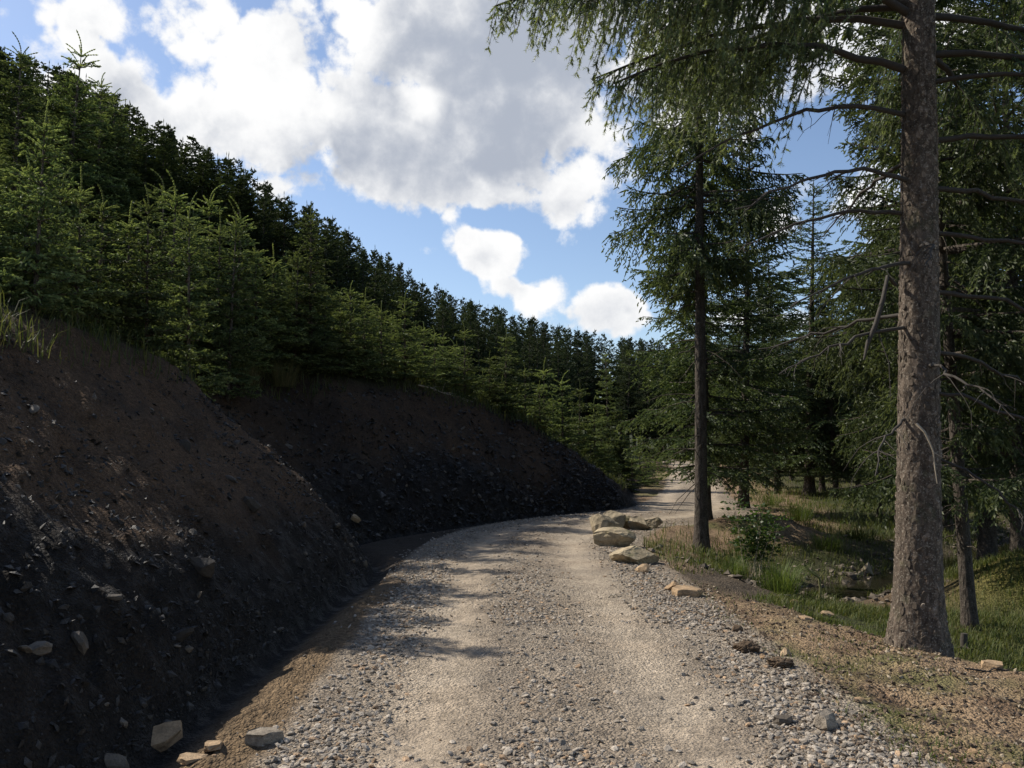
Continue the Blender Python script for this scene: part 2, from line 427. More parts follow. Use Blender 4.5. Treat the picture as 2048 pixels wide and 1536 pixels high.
SHALE_ONE = m_stone('shale_block', (.03, .025, .02, 1), (.15, .122, .092, 1), .7, 12)
SAND = m_stone('sandstone', (.27, .22, .145, 1), (.37, .30, .195, 1), .9, 7, moss=(.13, .12, .06, 1))
OCHRE = m_stone('ochre_sandstone', (.30, .195, .105, 1), (.38, .275, .17, 1), .9, 9)
CLOD = m_stone('soil_clod', (.10, .068, .042, 1), (.14, .098, .062, 1), .97, 12)
NEEDLE = m_leaf('spruce_needles', .42, .5, .4)
NEEDLE_YOUNG = m_leaf('young_spruce_needles', .42, .45, .45, 1.45)
NEEDLE_FAR = m_leaf('dark_spruce_needles', .25, .6, .25, .62)
GRASS = m_leaf('grass_blades', .4, .6, .3)
LEAF = m_leaf('broad_leaves', .4, .45, .4)
BARK = m_bark('spruce_bark', (.045, .034, .026, 1), (.14, .108, .082, 1), (.32, .285, .23, 1))
BARK_DARK = m_bark('dark_spruce_bark', (.03, .024, .019, 1), (.085, .068, .054, 1), (.17, .155, .125, 1))
BARK_FLAKE = m_bark('spruce_bark_flakes', (.12, .09, .068, 1), (.24, .19, .145, 1), (.46, .41, .34, 1))
TWIG = m_plain('dead_twig', (.05, .042, .034, 1), .9, .4, 30)
PALE = m_plain('bleached_wood', (.36, .30, .22, 1), .8, .3, 30)
WATER = m_water()

# ------------------------------------------------------------------ ground sheets
def polar_grid():
    a_in = np.radians(np.linspace(-41, 41, 430)); a_out = np.radians(np.linspace(41, 319, 60))[1:-1]
    A = np.concatenate([a_in, a_out])
    r = [.6]
    while r[-1] < 34: r.append(r[-1] * 1.0165)
    while r[-1] < 900: r.append(r[-1] * 1.06)
    R = np.array(r)
    X = R[:, None] * np.sin(A)[None]; Y = R[:, None] * np.cos(A)[None]
    na, nr = len(A), len(R)
    i = np.arange(nr - 1)[:, None] * na; j = np.arange(na)[None]; j2 = (j + 1) % na
    q = np.stack([i + j, i + j2, i + na + j2, i + na + j], -1).reshape(-1, 4)
    return X.ravel(), Y.ravel(), q
def ground_colour(x, y, m):
    n = len(x); C = np.zeros((n, 4))
    a = fbm(x * .9, y * .9, 4, 101); b = fbm(x * 3.3, y * 3.3, 4, 107); c_ = fbm(x * .35, y * .35, 3, 113)
    def lay(w, c, al=None):
        w = np.clip(w, 0, 1)[:, None]; C[:, :3] = C[:, :3] * (1 - w) + np.array(c)[None] * w
        if al is not None: C[:, 3] = C[:, 3] * (1 - w[:, 0]) + al * w[:, 0]
    lay(np.ones(n), (.05, .058, .02), 0)                                      # grass floor
    lay(sst(-.05, .12, a) * .8, (.10, .088, .045))
    lay(sst(.02, .15, b) * .5, (.055, .05, .03))
    soil = np.maximum(m['wter'], np.exp(-(((x - 6.2) / 1.5) ** 2 + ((y - 19.6) / 1.1) ** 2)) * 1.5)
    edge = 1 - sst(.5 + 1.2 * sst(13, 17, y), 1.5 + 1.6 * sst(13, 17, y), m['rd'] - 1.75)
    soil = np.maximum(soil, edge)
    lay(soil, (.26, .182, .112)); lay(soil * sst(0, .14, b), (.15, .10, .062)); lay(soil * sst(.05, .2, a) * .7, (.12, .125, .045))
    moss = np.exp(-(((x - 7.6) / 1.3) ** 2 + ((y - 12.2) / 1.0) ** 2)) * 1.6
    lay(moss, (.14, .13, .035))
    lay(np.exp(-(((x - 5.7) / 1.0) ** 2 + ((y - 12.9) / 1.0) ** 2)) * 1.4 * (1 - m['wter']), (.15, .105, .065))
    lay(np.exp(-(m['sd'] / .9) ** 2) * 1.3 * (1 - m['wter']), (.09, .07, .05), .4)
    # bank
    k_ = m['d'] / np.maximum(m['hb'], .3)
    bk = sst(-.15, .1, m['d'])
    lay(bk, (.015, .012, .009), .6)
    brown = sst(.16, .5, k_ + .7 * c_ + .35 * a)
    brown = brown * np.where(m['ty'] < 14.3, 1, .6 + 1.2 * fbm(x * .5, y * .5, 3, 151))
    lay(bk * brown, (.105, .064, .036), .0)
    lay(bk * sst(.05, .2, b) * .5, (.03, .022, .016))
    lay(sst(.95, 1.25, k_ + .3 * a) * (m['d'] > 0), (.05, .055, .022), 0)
    # road
    w = sst(.35, .7, m['w']); lay(w, (.26, .212, .16), 0)
    tr = np.exp(-((np.abs(m['t']) - .82) / .33) ** 2)
    lay(w * tr * .9, (.40, .325, .24)); lay(w * sst(.02, .2, b) * .5, (.19, .155, .12)); lay(w * sst(.0, .16, a) * .35, (.35, .30, .235))
    # strip between road and ditch
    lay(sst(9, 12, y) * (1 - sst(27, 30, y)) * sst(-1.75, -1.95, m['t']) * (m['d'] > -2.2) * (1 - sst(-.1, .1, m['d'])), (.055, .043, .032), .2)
    st = (1 - sst(10, 12.5, y)) * sst(-1.58 - .5 * a, -1.72 - .5 * a, m['t']) * (1 - sst(-.12, .02, m['d'])) * (m['d'] > -1.2)
    lay(st, (.16, .112, .066), .1)
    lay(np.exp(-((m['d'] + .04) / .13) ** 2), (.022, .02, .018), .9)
    return C
gx, gy, gq = polar_grid()
gzv, gm = ground(gx, gy)
gV = np.stack([gx, gy, gzv], 1)
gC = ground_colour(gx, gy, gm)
gG = 1 - .85 * np.exp(-((np.abs(gm['t'] - .05) - .80) / .34) ** 2) * gm['w'] * np.clip(.75 + 1.5 * fbm(gx * 1.1, gy * .7, 3, 131), 0, 1)
fc = {k_: gm[k_][gq].mean(1) for k_ in ('w', 'd', 'hb')}
cls = np.zeros(len(gq), int)
cls[(fc['d'] > -.1)] = 1
cls[(fc['d'] > fc['hb'] * .95 + .35)] = 2
cls[fc['w'] > .5] = 3
SETTING = {}
for k_, nm in enumerate(('ground', 'embankment', 'hillside', 'road')):
    q = gq[cls == k_]; u, inv = np.unique(q, return_inverse=True)
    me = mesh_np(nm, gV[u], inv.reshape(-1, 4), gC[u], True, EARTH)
    ga = me.attributes.new('grit', 'FLOAT', 'POINT'); ga.data.foreach_set('value', gG[u].astype(np.float32))
    SETTING[nm] = link(nm, me, kind='structure')
SETTING['embankment']['label'] = 'dark steep cutting of shale and brown soil beside the gravel road'
SETTING['road']['label'] = 'pale gravel forest road curving to the right'
# water
ls = STREAM[STREAM[:, 1] > 13.25]
tg = nrm(np.gradient(ls, axis=0)); nn = np.stack([-tg[:, 1], tg[:, 0]], 1)
Lp = ls + nn * 1.5; Rp = ls - nn * 1.5; nL = len(ls)
wV = np.zeros((2 * nL, 3)); wV[:nL, :2] = Lp; wV[nL:, :2] = Rp; wV[:, 2] = -.80 + .004 * np.maximum(0, np.concatenate([ls[:, 1], ls[:, 1]]) - 15)
i = np.arange(nL - 1); wq = np.stack([i, i + 1, i + 1 + nL, i + nL], 1)
link('stream', mesh_np('stream', wV, wq, None, True, WATER), kind='structure')
print('ground', round(time.time() - T0, 1))

# ------------------------------------------------------------------ stones
def ico(sub):
    p = (1 + 5 ** .5) / 2
    V = [(-1, p, 0), (1, p, 0), (-1, -p, 0), (1, -p, 0), (0, -1, p), (0, 1, p), (0, -1, -p), (0, 1, -p), (p, 0, -1), (p, 0, 1), (-p, 0, -1), (-p, 0, 1)]
    Fc = [(0, 11, 5), (0, 5, 1), (0, 1, 7), (0, 7, 10), (0, 10, 11), (1, 5, 9), (5, 11, 4), (11, 10, 2), (10, 7, 6), (7, 1, 8), (3, 9, 4), (3, 4, 2), (3, 2, 6), (3, 6, 8), (3, 8, 9), (4, 9, 5), (2, 4, 11), (6, 2, 10), (8, 6, 7), (9, 8, 1)]
    V = [np.array(v) / np.linalg.norm(v) for v in V]
    for _ in range(sub):
        cache = {}; nf = []
        def mid(a, b):
            k_ = (min(a, b), max(a, b))
            if k_ not in cache:
                v = V[a] + V[b]; V.append(v / np.linalg.norm(v)); cache[k_] = len(V) - 1
            return cache[k_]
        for a, b, c in Fc:
            ab, bc, ca = mid(a, b), mid(b, c), mid(c, a); nf += [(a, ab, ca), (b, bc, ab), (c, ca, bc), (ab, bc, ca)]
        Fc = nf
    return np.array(V), np.array(Fc)
ICO0, ICO1, ICO3 = ico(0), ico(1), ico(3)
OCT = (np.array([(1, 0, 0), (-1, 0, 0), (0, 1, 0), (0, -1, 0), (0, 0, 1), (0, 0, -1)], float),
       np.array([(0, 2, 4), (2, 1, 4), (1, 3, 4), (3, 0, 4), (2, 0, 5), (1, 2, 5), (3, 1, 5), (0, 3, 5)]))
def rock(rng, base, planes=9, lo=.45, hi=.85, rough=.04):
    V = base[0].copy() * 1.0
    for _ in range(planes):
        n_ = nrm(rng.normal(size=3)); d = rng.uniform(lo, hi); pr = V @ n_
        V = V - np.maximum(0, pr - d)[:, None] * n_
    V = V + rng.normal(size=V.shape) * rough
    if len(V) > 200:
        V = V * (1 + .10 * fbm(V[:, 0] * 2.3 + V[:, 2] * 1.7, V[:, 1] * 2.3 - V[:, 2], 4, int(rng.integers(999))))[:, None]
    return V
def rand_rot(rng, n):
    q = nrm(rng.normal(size=(n, 4))); w, x, y, z = q.T
    return np.stack([np.stack([1 - 2 * (y * y + z * z), 2 * (x * y - w * z), 2 * (x * z + w * y)], -1),
                     np.stack([2 * (x * y + w * z), 1 - 2 * (x * x + z * z), 2 * (y * z - w * x)], -1),
                     np.stack([2 * (x * z - w * y), 2 * (y * z + w * x), 1 - 2 * (x * x + y * y)], -1)], 1)
def yaw_rot(rng, n, tilt=.35):
    a = rng.uniform(0, 2 * math.pi, n); R = np.zeros((n, 3, 3)); R[:, 0, 0] = np.cos(a); R[:, 0, 1] = -np.sin(a); R[:, 1, 0] = np.sin(a); R[:, 1, 1] = np.cos(a); R[:, 2, 2] = 1
    b, c = rng.normal(0, tilt, n), rng.normal(0, tilt, n)
    Rx = np.zeros((n, 3, 3)); Rx[:, 0, 0] = 1; Rx[:, 1, 1] = np.cos(b); Rx[:, 1, 2] = -np.sin(b); Rx[:, 2, 1] = np.sin(b); Rx[:, 2, 2] = np.cos(b)
    Ry = np.zeros((n, 3, 3)); Ry[:, 1, 1] = 1; Ry[:, 0, 0] = np.cos(c); Ry[:, 0, 2] = np.sin(c); Ry[:, 2, 0] = -np.sin(c); Ry[:, 2, 2] = np.cos(c)
    return Rx @ Ry @ R
def stone_mass(rng, pos, size, flat, colr, base, nproto=14, tilt=.35):
    """many stones as one mesh"""
    protos = [rock(rng, base, 5, .55, .9, .06) for _ in range(nproto)]
    n = len(pos); nv, nf = len(base[0]), len(base[1])
    pr = np.array(protos)[rng.integers(0, nproto, n)]
    sc = size[:, None] * np.stack([rng.uniform(.8, 1.45, n), rng.uniform(.7, 1.0, n), flat * rng.uniform(.7, 1.2, n)], 1)
    R = yaw_rot(rng, n, tilt)
    V = np.einsum('nij,nvj->nvi', R, pr * sc[:, None, :]) + pos[:, None, :]
    Fc = base[1][None] + (np.arange(n) * nv)[:, None, None]
    C = np.repeat(colr[:, None, :], nv, 1)
    return V.reshape(-1, 3), Fc.reshape(-1, 3), C.reshape(-1, 3)
def gravel_colour(rng, n):
    g = (.17 + .30 * rng.random(n) ** 1.2)[:, None] * np.array([1.04, .90, .73])[None]
    warm = rng.random(n) < .12; g[warm] *= np.array([1.08, .86, .66])
    return g
def road_scatter(rng, n, y0, y1):
    """points over the road, thick at its edges and middle, thin in the wheel tracks"""
    y = 1 / rng.uniform(1 / y1, 1 / y0, n) if y0 > 0 else rng.uniform(y0, y1, n)
    x = rng.uniform(-2.2, 2.6, n) + np.interp(y, ROAD[:90, 1], ROAD[:90, 0]) - .2
    z, m = ground(x, y); t = m['t']
    p = .12 + 1.1 * np.exp(-((t + 1.32) / .36) ** 2) + .9 * np.exp(-((t - 1.55) / .34) ** 2) + .45 * np.exp(-((t + .05) / .32) ** 2)
    p = p + .35 * sst(5.4, 4.2, y) * (.3 + 1.4 * (vnoise(x * .9, y * .9, 88) > .45))
    p = p * (1 - .93 * np.exp(-((np.abs(t - .05) - .80) / .34) ** 2) * sst(3.4, 5.0, y))
    p = p * (1.0 + 2.2 * fbm(x * 1.2, y * .8, 3, 201))
    p = p * (1 - sst(1.9, 2.25, np.abs(t))) * (m['d'] < -.2)
    p = p * (1 - .93 * sst(-1.55, -1.75, t + .25 * fbm(x * 2, y * 2, 3, 209)) * (y < 11))
    ok = rng.random(n) < p
    return x[ok], y[ok], z[ok], t[ok]
rng = np.random.default_rng(11)
# single stones near the camera
sx, sy, sz, st_ = road_scatter(rng, 5200, 3.3, 9.5)
order = np.argsort(sy + rng.normal(0, .8, len(sy)))[:300]
protos = [mesh_np('stone', rock(rng, ICO1, 6, .5, .85, .05), ICO1[1], None, False, GRAVEL_ONE) for _ in range(12)]
for i in order:
    s = rng.uniform(.018, .036) * (1.25 if rng.random() < .12 else 1)
    o = link('stone', protos[int(rng.integers(12))], SETTING['road'], (sx[i], sy[i], sz[i] + s * .22))
    o.scale = (s * rng.uniform(.9, 1.4), s * rng.uniform(.75, 1.05), s * rng.uniform(.5, .8)); o.rotation_euler = (rng.normal(0, .35), rng.normal(0, .35), rng.uniform(0, 6.28))
# the rest as one mass
A = Acc()
for (n, y0, y1, s0, s1, base) in ((15000, 3.2, 9, .010, .030, ICO0), (44000, 3.2, 10, .005, .012, OCT), (26000, 8, 22, .010, .030, OCT), (3000, 20, 40, .02, .04, OCT)):
    x, y, z, t = road_scatter(rng, n, y0, y1)
    s = s0 + (s1 - s0) * rng.random(len(x)) ** np.where((np.abs(t) > 1.0) | (y < 4.9), .9, 2.0)
    V, Fc, C = stone_mass(rng, np.stack([x, y, z + s * .2], 1), s, .5, gravel_colour(rng, len(x)), base)
    A.add(V, Fc, C)
link('gravel', A.mesh('gravel', GRAVEL), SETTING['road'], kind='stuff')
print('gravel', A.n, round(time.time() - T0, 1))
# stones and shale on the cut bank
def bank_points(rng, n, lo=0.02, hi=.92):
    ti = rng.uniform(np.searchsorted(TOE[:120, 1], 1.5), np.searchsorted(TOE[:150, 1], 27), n)
    ty = lerp_at(TOE[:, 1], ti); ok = (ty > 1.5) & (ty < 26); ti = ti[ok]
    tx, ty = lerp_at(TOE[:, 0], ti), lerp_at(TOE[:, 1], ti)
    g = np.gradient(TOE, axis=0); gxn, gyn = lerp_at(g[:, 0], ti), lerp_at(g[:, 1], ti); l = np.hypot(gxn, gyn)
    k_ = lo + (hi - lo) * rng.random(len(ti)) ** 1.5; d = k_ * np.interp(ty, HB_Y, HB_H)
    x, y = tx - gyn / l * d, ty + gxn / l * d
    z = ground(x, y)[0]
    return x, y, z, k_
A = Acc()
x, y, z, k_ = bank_points(rng, 15000)
s = .010 + .034 * rng.random(len(x)) ** 3
g = (.016 + .04 * rng.random(len(x)) ** 2)[:, None] * np.array([1, .88, .76]); g[rng.random(len(x)) < .03] *= np.array([2.6, 2.3, 1.9])
V, Fc, C = stone_mass(rng, np.stack([x, y, z + s * .1], 1), s, .45, g, OCT, 14, .7); A.add(V, Fc, C)
x, y, z, k_ = bank_points(rng, 9000, .02, .97); ok = y > 13; x, y, z = x[ok], y[ok], z[ok]
s = .02 + .075 * rng.random(len(x)) ** 2.5
g = (.018 + .06 * rng.random(len(x)) ** 2)[:, None] * np.array([1, .88, .76]); g[rng.random(len(x)) < .03] *= 2.2
V, Fc, C = stone_mass(rng, np.stack([x, y, z + s * .1], 1), s, .4, g, OCT, 14, .6); A.add(V, Fc, C)
link('loose_shale', A.mesh('loose_shale', SHALE), SETTING['embankment'], kind='stuff')
bprot = [mesh_np('stone', rock(rng, ICO1, 7, .45, .8, .05), ICO1[1], None, False, SHALE_ONE) for _ in range(10)]
x, y, z, k_ = bank_points(rng, 330, .02, .8)
for i in range(min(250, len(x))):
    s = .022 + .07 * rng.random() ** 2.2
    if x[i] < -.62 * y[i] - 1: continue
    o = link('stone', bprot[int(rng.integers(10))], SETTING['embankment'], (x[i], y[i], z[i] - s * .05))
    o.scale = (s * rng.uniform(.9, 1.7), s * rng.uniform(.7, 1.1), s * rng.uniform(.35, .75)); o.rotation_euler = (rng.normal(0, .5), .6 + rng.normal(0, .4), rng.uniform(0, 6.28))
# pebbles, chips of wood and soil crumbs on the spoil right of the road, stones along the stream
A = Acc()
n = 40000; y = 1 / rng.uniform(1 / 20, 1 / 3.2, n); x = rng.uniform(1.7, 6, n); z, m = ground(x, y)
ok = ((m['wter'] > .3) | ((m['rd'] < 3.6) & (y > 12))) & (m['t'] > 1.65) & (rng.random(n) < .55 + 1.3 * fbm(x * 1.5, y * 1.5, 3, 301)); x, y, z = x[ok], y[ok], z[ok]
s = .006 + .022 * rng.random(len(x)) ** 2.5
g = np.where(rng.random(len(x))[:, None] < .22, rng.uniform(.22, .42, len(x))[:, None] * np.array([1, .82, .58]), rng.uniform(.06, .17, len(x))[:, None] * np.array([1, .72, .5]))
V, Fc, C = stone_mass(rng, np.stack([x, y, z + s * .2], 1), s, .6, g, OCT, 14, .5); A.add(V, Fc, C)
n = 5200; si = rng.uniform(6, len(STREAM) - 4, n); off_ = rng.normal(0, .8, n)
g_ = nrm(np.gradient(STREAM, axis=0)); bx, by = lerp_at(STREAM[:, 0], si), lerp_at(STREAM[:, 1], si)
x = bx - lerp_at(g_[:, 1], si) * off_; y = by + lerp_at(g_[:, 0], si) * off_; z, m = ground(x, y); ok = (z > -.86) & (y < 30) & (m['wter'] < .5); x, y, z = x[ok], y[ok], z[ok]
s = .018 + .085 * rng.random(len(x)) ** 2.2
g = rng.uniform(.06, .26, len(x))[:, None] * np.array([1, .82, .62])
V, Fc, C = stone_mass(rng, np.stack([x, y, z + s * .2], 1), s, .6, g, OCT, 14, .4); A.add(V, Fc, C)
link('loose_stones', A.mesh('loose_stones', GRAVEL), SETTING['ground'], kind='stuff')

vp = [mesh_np('stone', rock(rng, ICO1, 7, .4, .75, .05), ICO1[1], None, False, OCHRE) for _ in range(8)]
vy = 1 / rng.uniform(1 / 11, 1 / 3.6, 400); vx = rng.uniform(1.9, 5.0, 400); vz, vm = ground(vx, vy); cnt = 0
for i in range(400):
    if vm['wter'][i] < .4 or vm['t'][i] < 1.8 or cnt > 85: continue
    s = .014 + .04 * rng.random() ** 2.5; cnt += 1
    o = link('stone', vp[int(rng.integers(8))], SETTING['ground'], (vx[i], vy[i], vz[i] + s * .1))
    o.scale = (s * rng.uniform(.9, 1.6), s * rng.uniform(.7, 1.1), s * rng.uniform(.35, .7)); o.rotation_euler = (rng.normal(0, .3), rng.normal(0, .3), rng.uniform(0, 6.28))
def boulder(name, px, py, w, h, dpt, mat, label, cat, group=None, rz=0., seed=0, sink=.28, tilt=0., planes=11, Y=None, k=1.0):
    if cat == 'boulder': w, h, dpt = w * 1.12, h * .98, dpt * 1.05
    """w, h, dpt in metres; px, py the middle of its base in the photograph"""
    r = np.random.default_rng(seed); p = hit(px, py)
    bs_ = ICO3 if cat == 'boulder' else ICO1
    V = rock(r, bs_, planes, .38, .72, .012 if cat == 'boulder' else .03)
    V = V / (V.max(0) - V.min(0)) * np.array([w, dpt, h])
    V[:, 2] -= V[:, 2].min() + h * sink
    o = link(name, mesh_np(name, V, bs_[1], None, False, mat), None, p + np.array([0, dpt * .3, 0]), label=label, category=cat)
    o.rotation_euler = (0, tilt, rz)
    if group: o['group'] = group
    return o
def slab(name, px, py, w, dpt, th_, mat, label, cat, rz, tx, ty, seed):
    """thin broken plate of stone, tilted"""
    r = np.random.default_rng(seed); p = hit(px, py); k_ = 7
    a = np.sort(np.linspace(0, 6.283, k_, endpoint=False) + r.normal(0, .25, k_)); ra = r.uniform(.8, 1.1, k_)
    rings = [(.93, 0), (1.0, .12), (1.02, .6), (.98, .92), (.9, 1.0)]
    V = np.array([(math.cos(a[i]) * ra[i] * q * w / 2 + r.normal(0, .004), math.sin(a[i]) * ra[i] * q * dpt / 2 + r.normal(0, .004), (h_ - .5) * th_ + r.normal(0, .003)) for q, h_ in rings for i in range(k_)] + [(0, 0, -.5 * th_), (.02, 0, .52 * th_)])
    n = len(rings); Fc = []
    for j_ in range(n - 1):
        for i in range(k_):
            b0, b1 = j_ * k_ + i, j_ * k_ + (i + 1) % k_; Fc += [(b0, b1, b1 + k_), (b0, b1 + k_, b0 + k_)]
    for i in range(k_):
        Fc += [((i + 1) % k_, i, n * k_), ((n - 1) * k_ + i, (n - 1) * k_ + (i + 1) % k_, n * k_ + 1)]
    o = link(name, mesh_np(name, V, np.array(Fc), None, False, mat), None, p + np.array([0, 0, th_ * .3]), label=label, category=cat); o.rotation_euler = (tx, ty, rz)
B = 'roadside boulders'
boulder('boulder', 1217, 1072, .62, .62, .55, SAND, 'upright brown sandstone boulder at the head of the roadside row', 'boulder', B, .2, 3)
boulder('boulder', 1234, 1060, .5, .55, .5, SAND, 'pointed boulder behind the upright brown one at the road bend', 'boulder', B, .9, 4)
boulder('boulder', 1228, 1094, .68, .46, .55, SAND, 'pale rounded boulder in front of the upright brown one', 'boulder', B, .1, 5)
boulder('boulder', 1272, 1128, .66, .36, .55, SAND, 'long low pale boulder sloping down the grassy roadside edge', 'boulder', B, -.35, 6, tilt=.25)
boulder('boulder', 1252, 1056, .42, .40, .4, SAND, 'smaller grey boulder between the pointed one and the bend', 'boulder', B, .4, 8)
boulder('boulder', 1280, 1060, .46, .40, .42, SAND, 'rounded boulder with long shadow near the far end of the row', 'boulder', B, .8, 9)
boulder('boulder', 1305, 1058, .42, .36, .4, SAND, 'last boulder of the row, nearest the slender spruce trunk', 'boulder', B, .1, 10)
boulder('boulder', 1287, 1146, .20, .16, .2, OCHRE, 'small orange rock just below the long low boulder', 'rock', None, .1, 11)
slab('stone_slab', 1374, 1192, .44, .34, .11, OCHRE, 'flat reddish sandstone slab at the edge of the spoil', 'slab', .05, .05, .04, 12)
boulder('rock', 1352, 1184, .22, .17, .2, OCHRE, 'blocky ochre rock propped behind the flat slab', 'rock', None, .4, 13)
boulder('rock', 1658, 1232, .16, .08, .12, OCHRE, 'broad pale orange stone among chips by the stream bank', 'rock', None, .3, 14)
slab('rock', 1612, 1240, .17, .13, .03, OCHRE, 'thin dark-edged flake of stone on the soil terrace', 'rock', .7, .15, .1, 15)
boulder('rock', 1590, 1208, .13, .07, .1, OCHRE, 'pinkish stone at the grassy brink above the stream', 'rock', None, .2, 16)
slab('rock', 1985, 1335, .19, .14, .05, OCHRE, 'flat tan stone near the foot of the big spruce', 'rock', .1, .1, .05, 17)
boulder('rock', 1828, 1278, .1, .08, .08, OCHRE, 'orange stone leaning at the base of the big trunk', 'rock', None, .1, 18)
boulder('rock', 1650, 1462, .17, .13, .15, GRAVEL_ONE, 'large white stone at the right edge of the gravel', 'rock', None, .4, 19)
slab('rock', 1566, 1448, .13, .09, .05, SHALE_ONE, 'dark flat stone lying on the gravel edge', 'rock', .4, .1, .1, 20)
boulder('rock', 1572, 1312, .11, .09, .09, OCHRE, 'brown upright stone behind the soil clods', 'rock', None, .4, 21)
boulder('rock', 1478, 1265, .11, .09, .09, CLOD, 'rounded brown stone at the soil margin above the clods', 'rock', None, .4, 22)
boulder('rock', 1738, 1150, .22, .34, .2, SAND, 'pale upright block standing in the stream stones', 'rock', None, .5, 23)
boulder('rock', 1704, 1162, .3, .2, .2, SHALE_ONE, 'dark tilted block beside the pale one in the stream', 'rock', None, .5, 24, tilt=.4)
slab('stone_slab', 318, 1492, .27, .19, .075, OCHRE, 'orange sandstone slab tilted over the edge of the wet ditch', 'slab', .75, .38, -.30, 25)
slab('rock', 385, 1522, .17, .11, .035, OCHRE, 'flat tan stone in the brown strip beside the ditch slab', 'rock', .3, .1, .1, 26)
slab('rock', 425, 1508, .13, .09, .03, OCHRE, 'bright orange flake next to the gravel edge', 'rock', .3, .1, -.1, 27)
slab('rock', 525, 1482, .22, .12, .07, GRAVEL_ONE, 'long grey stone lying on the left edge of the gravel', 'rock', .3, .1, .05, 28)
boulder('rock', 396, 1150, .22, .2, .2, SHALE_ONE, 'blocky grey boulder stuck low in the dark cutting', 'rock', None, .3, 29)
boulder('rock', 500, 1022, .22, .2, .12, SHALE_ONE, 'pale angular stone halfway up the brown cutting', 'rock', None, .3, 30)
boulder('rock', 706, 1046, .26, .24, .24, OCHRE, 'yellowish rock jutting from the nose of the cutting', 'rock', None, .3, 31)
def clod(px, py, w, label, seed):
    r = np.random.default_rng(seed); p = hit(px, py)
    V = ICO3[0] * (1 + .95 * fbm(ICO3[0][:, 0] * 2.6 + seed, ICO3[0][:, 1] * 2.6 + ICO3[0][:, 2] * 2, 5, seed, .8))[:, None] * np.array([w * .55, w * .4, w * .26])
    o = link('soil_clod', mesh_np('soil_clod', V, ICO3[1], None, False, CLOD), None, p + np.array([0, 0, w * .15]), label=label, category='soil clod')
    for _ in range(14):
        d0 = nrm(r.normal(size=3) * np.array([1, 1, .6])); l = w * r.uniform(.12, .35); q0 = d0 * np.array([w * .5, w * .42, w * .36]) * .8
        q1 = q0 + d0 * l * .6; q2 = q1 + (d0 * .3 + np.array([0, 0, -.6]) + r.normal(size=3) * .4) * l * .5
        link('root', mesh_np('root', *tube([q0, q1, q2], [.004, .003, .001], 3), None, False, TWIG), o)
clod(1492, 1303, .19, 'dark peaty clod with roots at the gravel margin', 41)
clod(1560, 1336, .18, 'bigger crumbling clod behind the rooty one', 42)
print('stones', round(time.time() - T0, 1))

# ------------------------------------------------------------------ conifers
def brush(P_, D_, L_, W_, C_, mode, rng):
    """needle-covered shoots -> triangles. mode 'needle:k' or 'blade:k'"""
    kind, k_ = mode.split(':'); k_ = int(k_); n = len(P_)
    ref = nrm(rng.normal(size=(n, 3))); e1 = nrm(np.cross(D_, ref)); e2 = np.cross(D_, e1)
    if kind == 'mix':
        v1, f1, c1 = brush(P_, D_, L_ * 1.05, W_ * .42, C_, 'blade:1', rng); v2, f2, c2 = brush(P_, D_, L_, W_, C_, 'needle:%d' % k_, rng)
        return np.vstack([v1, v2]), np.vstack([f1, f2 + len(v1)]), np.vstack([c1, c2])
    if kind == 'blade':
        ang = np.arange(k_) * math.pi / k_
        N = np.cos(ang)[None, :, None] * e1[:, None] + np.sin(ang)[None, :, None] * e2[:, None]
        A0 = np.repeat(P_[:, None], k_, 1); A2 = A0 + (D_ * L_[:, None])[:, None]
        mid = A0 + (D_ * (L_ * .45)[:, None])[:, None]
        V = np.stack([A0, mid + N * W_[:, None, None], A2, mid - N * W_[:, None, None]], 2).reshape(-1, 3)
        b = np.arange(n * k_)[:, None] * 4; Fc = np.concatenate([b + np.array([0, 1, 2]), b + np.array([0, 2, 3])], 0)
        C = np.repeat(C_, k_ * 4, 0)
    else:
        s = (np.arange(k_) + .3) / k_; ph = np.arange(k_) * 2.39996
        N = np.cos(ph)[None, :, None] * e1[:, None] + np.sin(ph)[None, :, None] * e2[:, None]
        b0 = P_[:, None] + D_[:, None] * (L_[:, None] * s[None])[..., None]
        hw = (L_ * (.62 if k_ < 10 else .40) / k_ + .0010)[:, None, None] * D_[:, None]
        tip = b0 + N * W_[:, None, None] + D_[:, None] * (W_ * .95)[:, None, None]
        V = np.stack([b0 - hw, b0 + hw, tip], 2).reshape(-1, 3)
        Fc = np.arange(n * k_ * 3).reshape(-1, 3); C = np.repeat(C_, k_ * 3, 0)
    return V, Fc, C
GREEN = np.array([.045, .074, .035]); TIP = np.array([.185, .215, .095])  # TIP: pale new growth, brightened further to paint in sunlit highlights
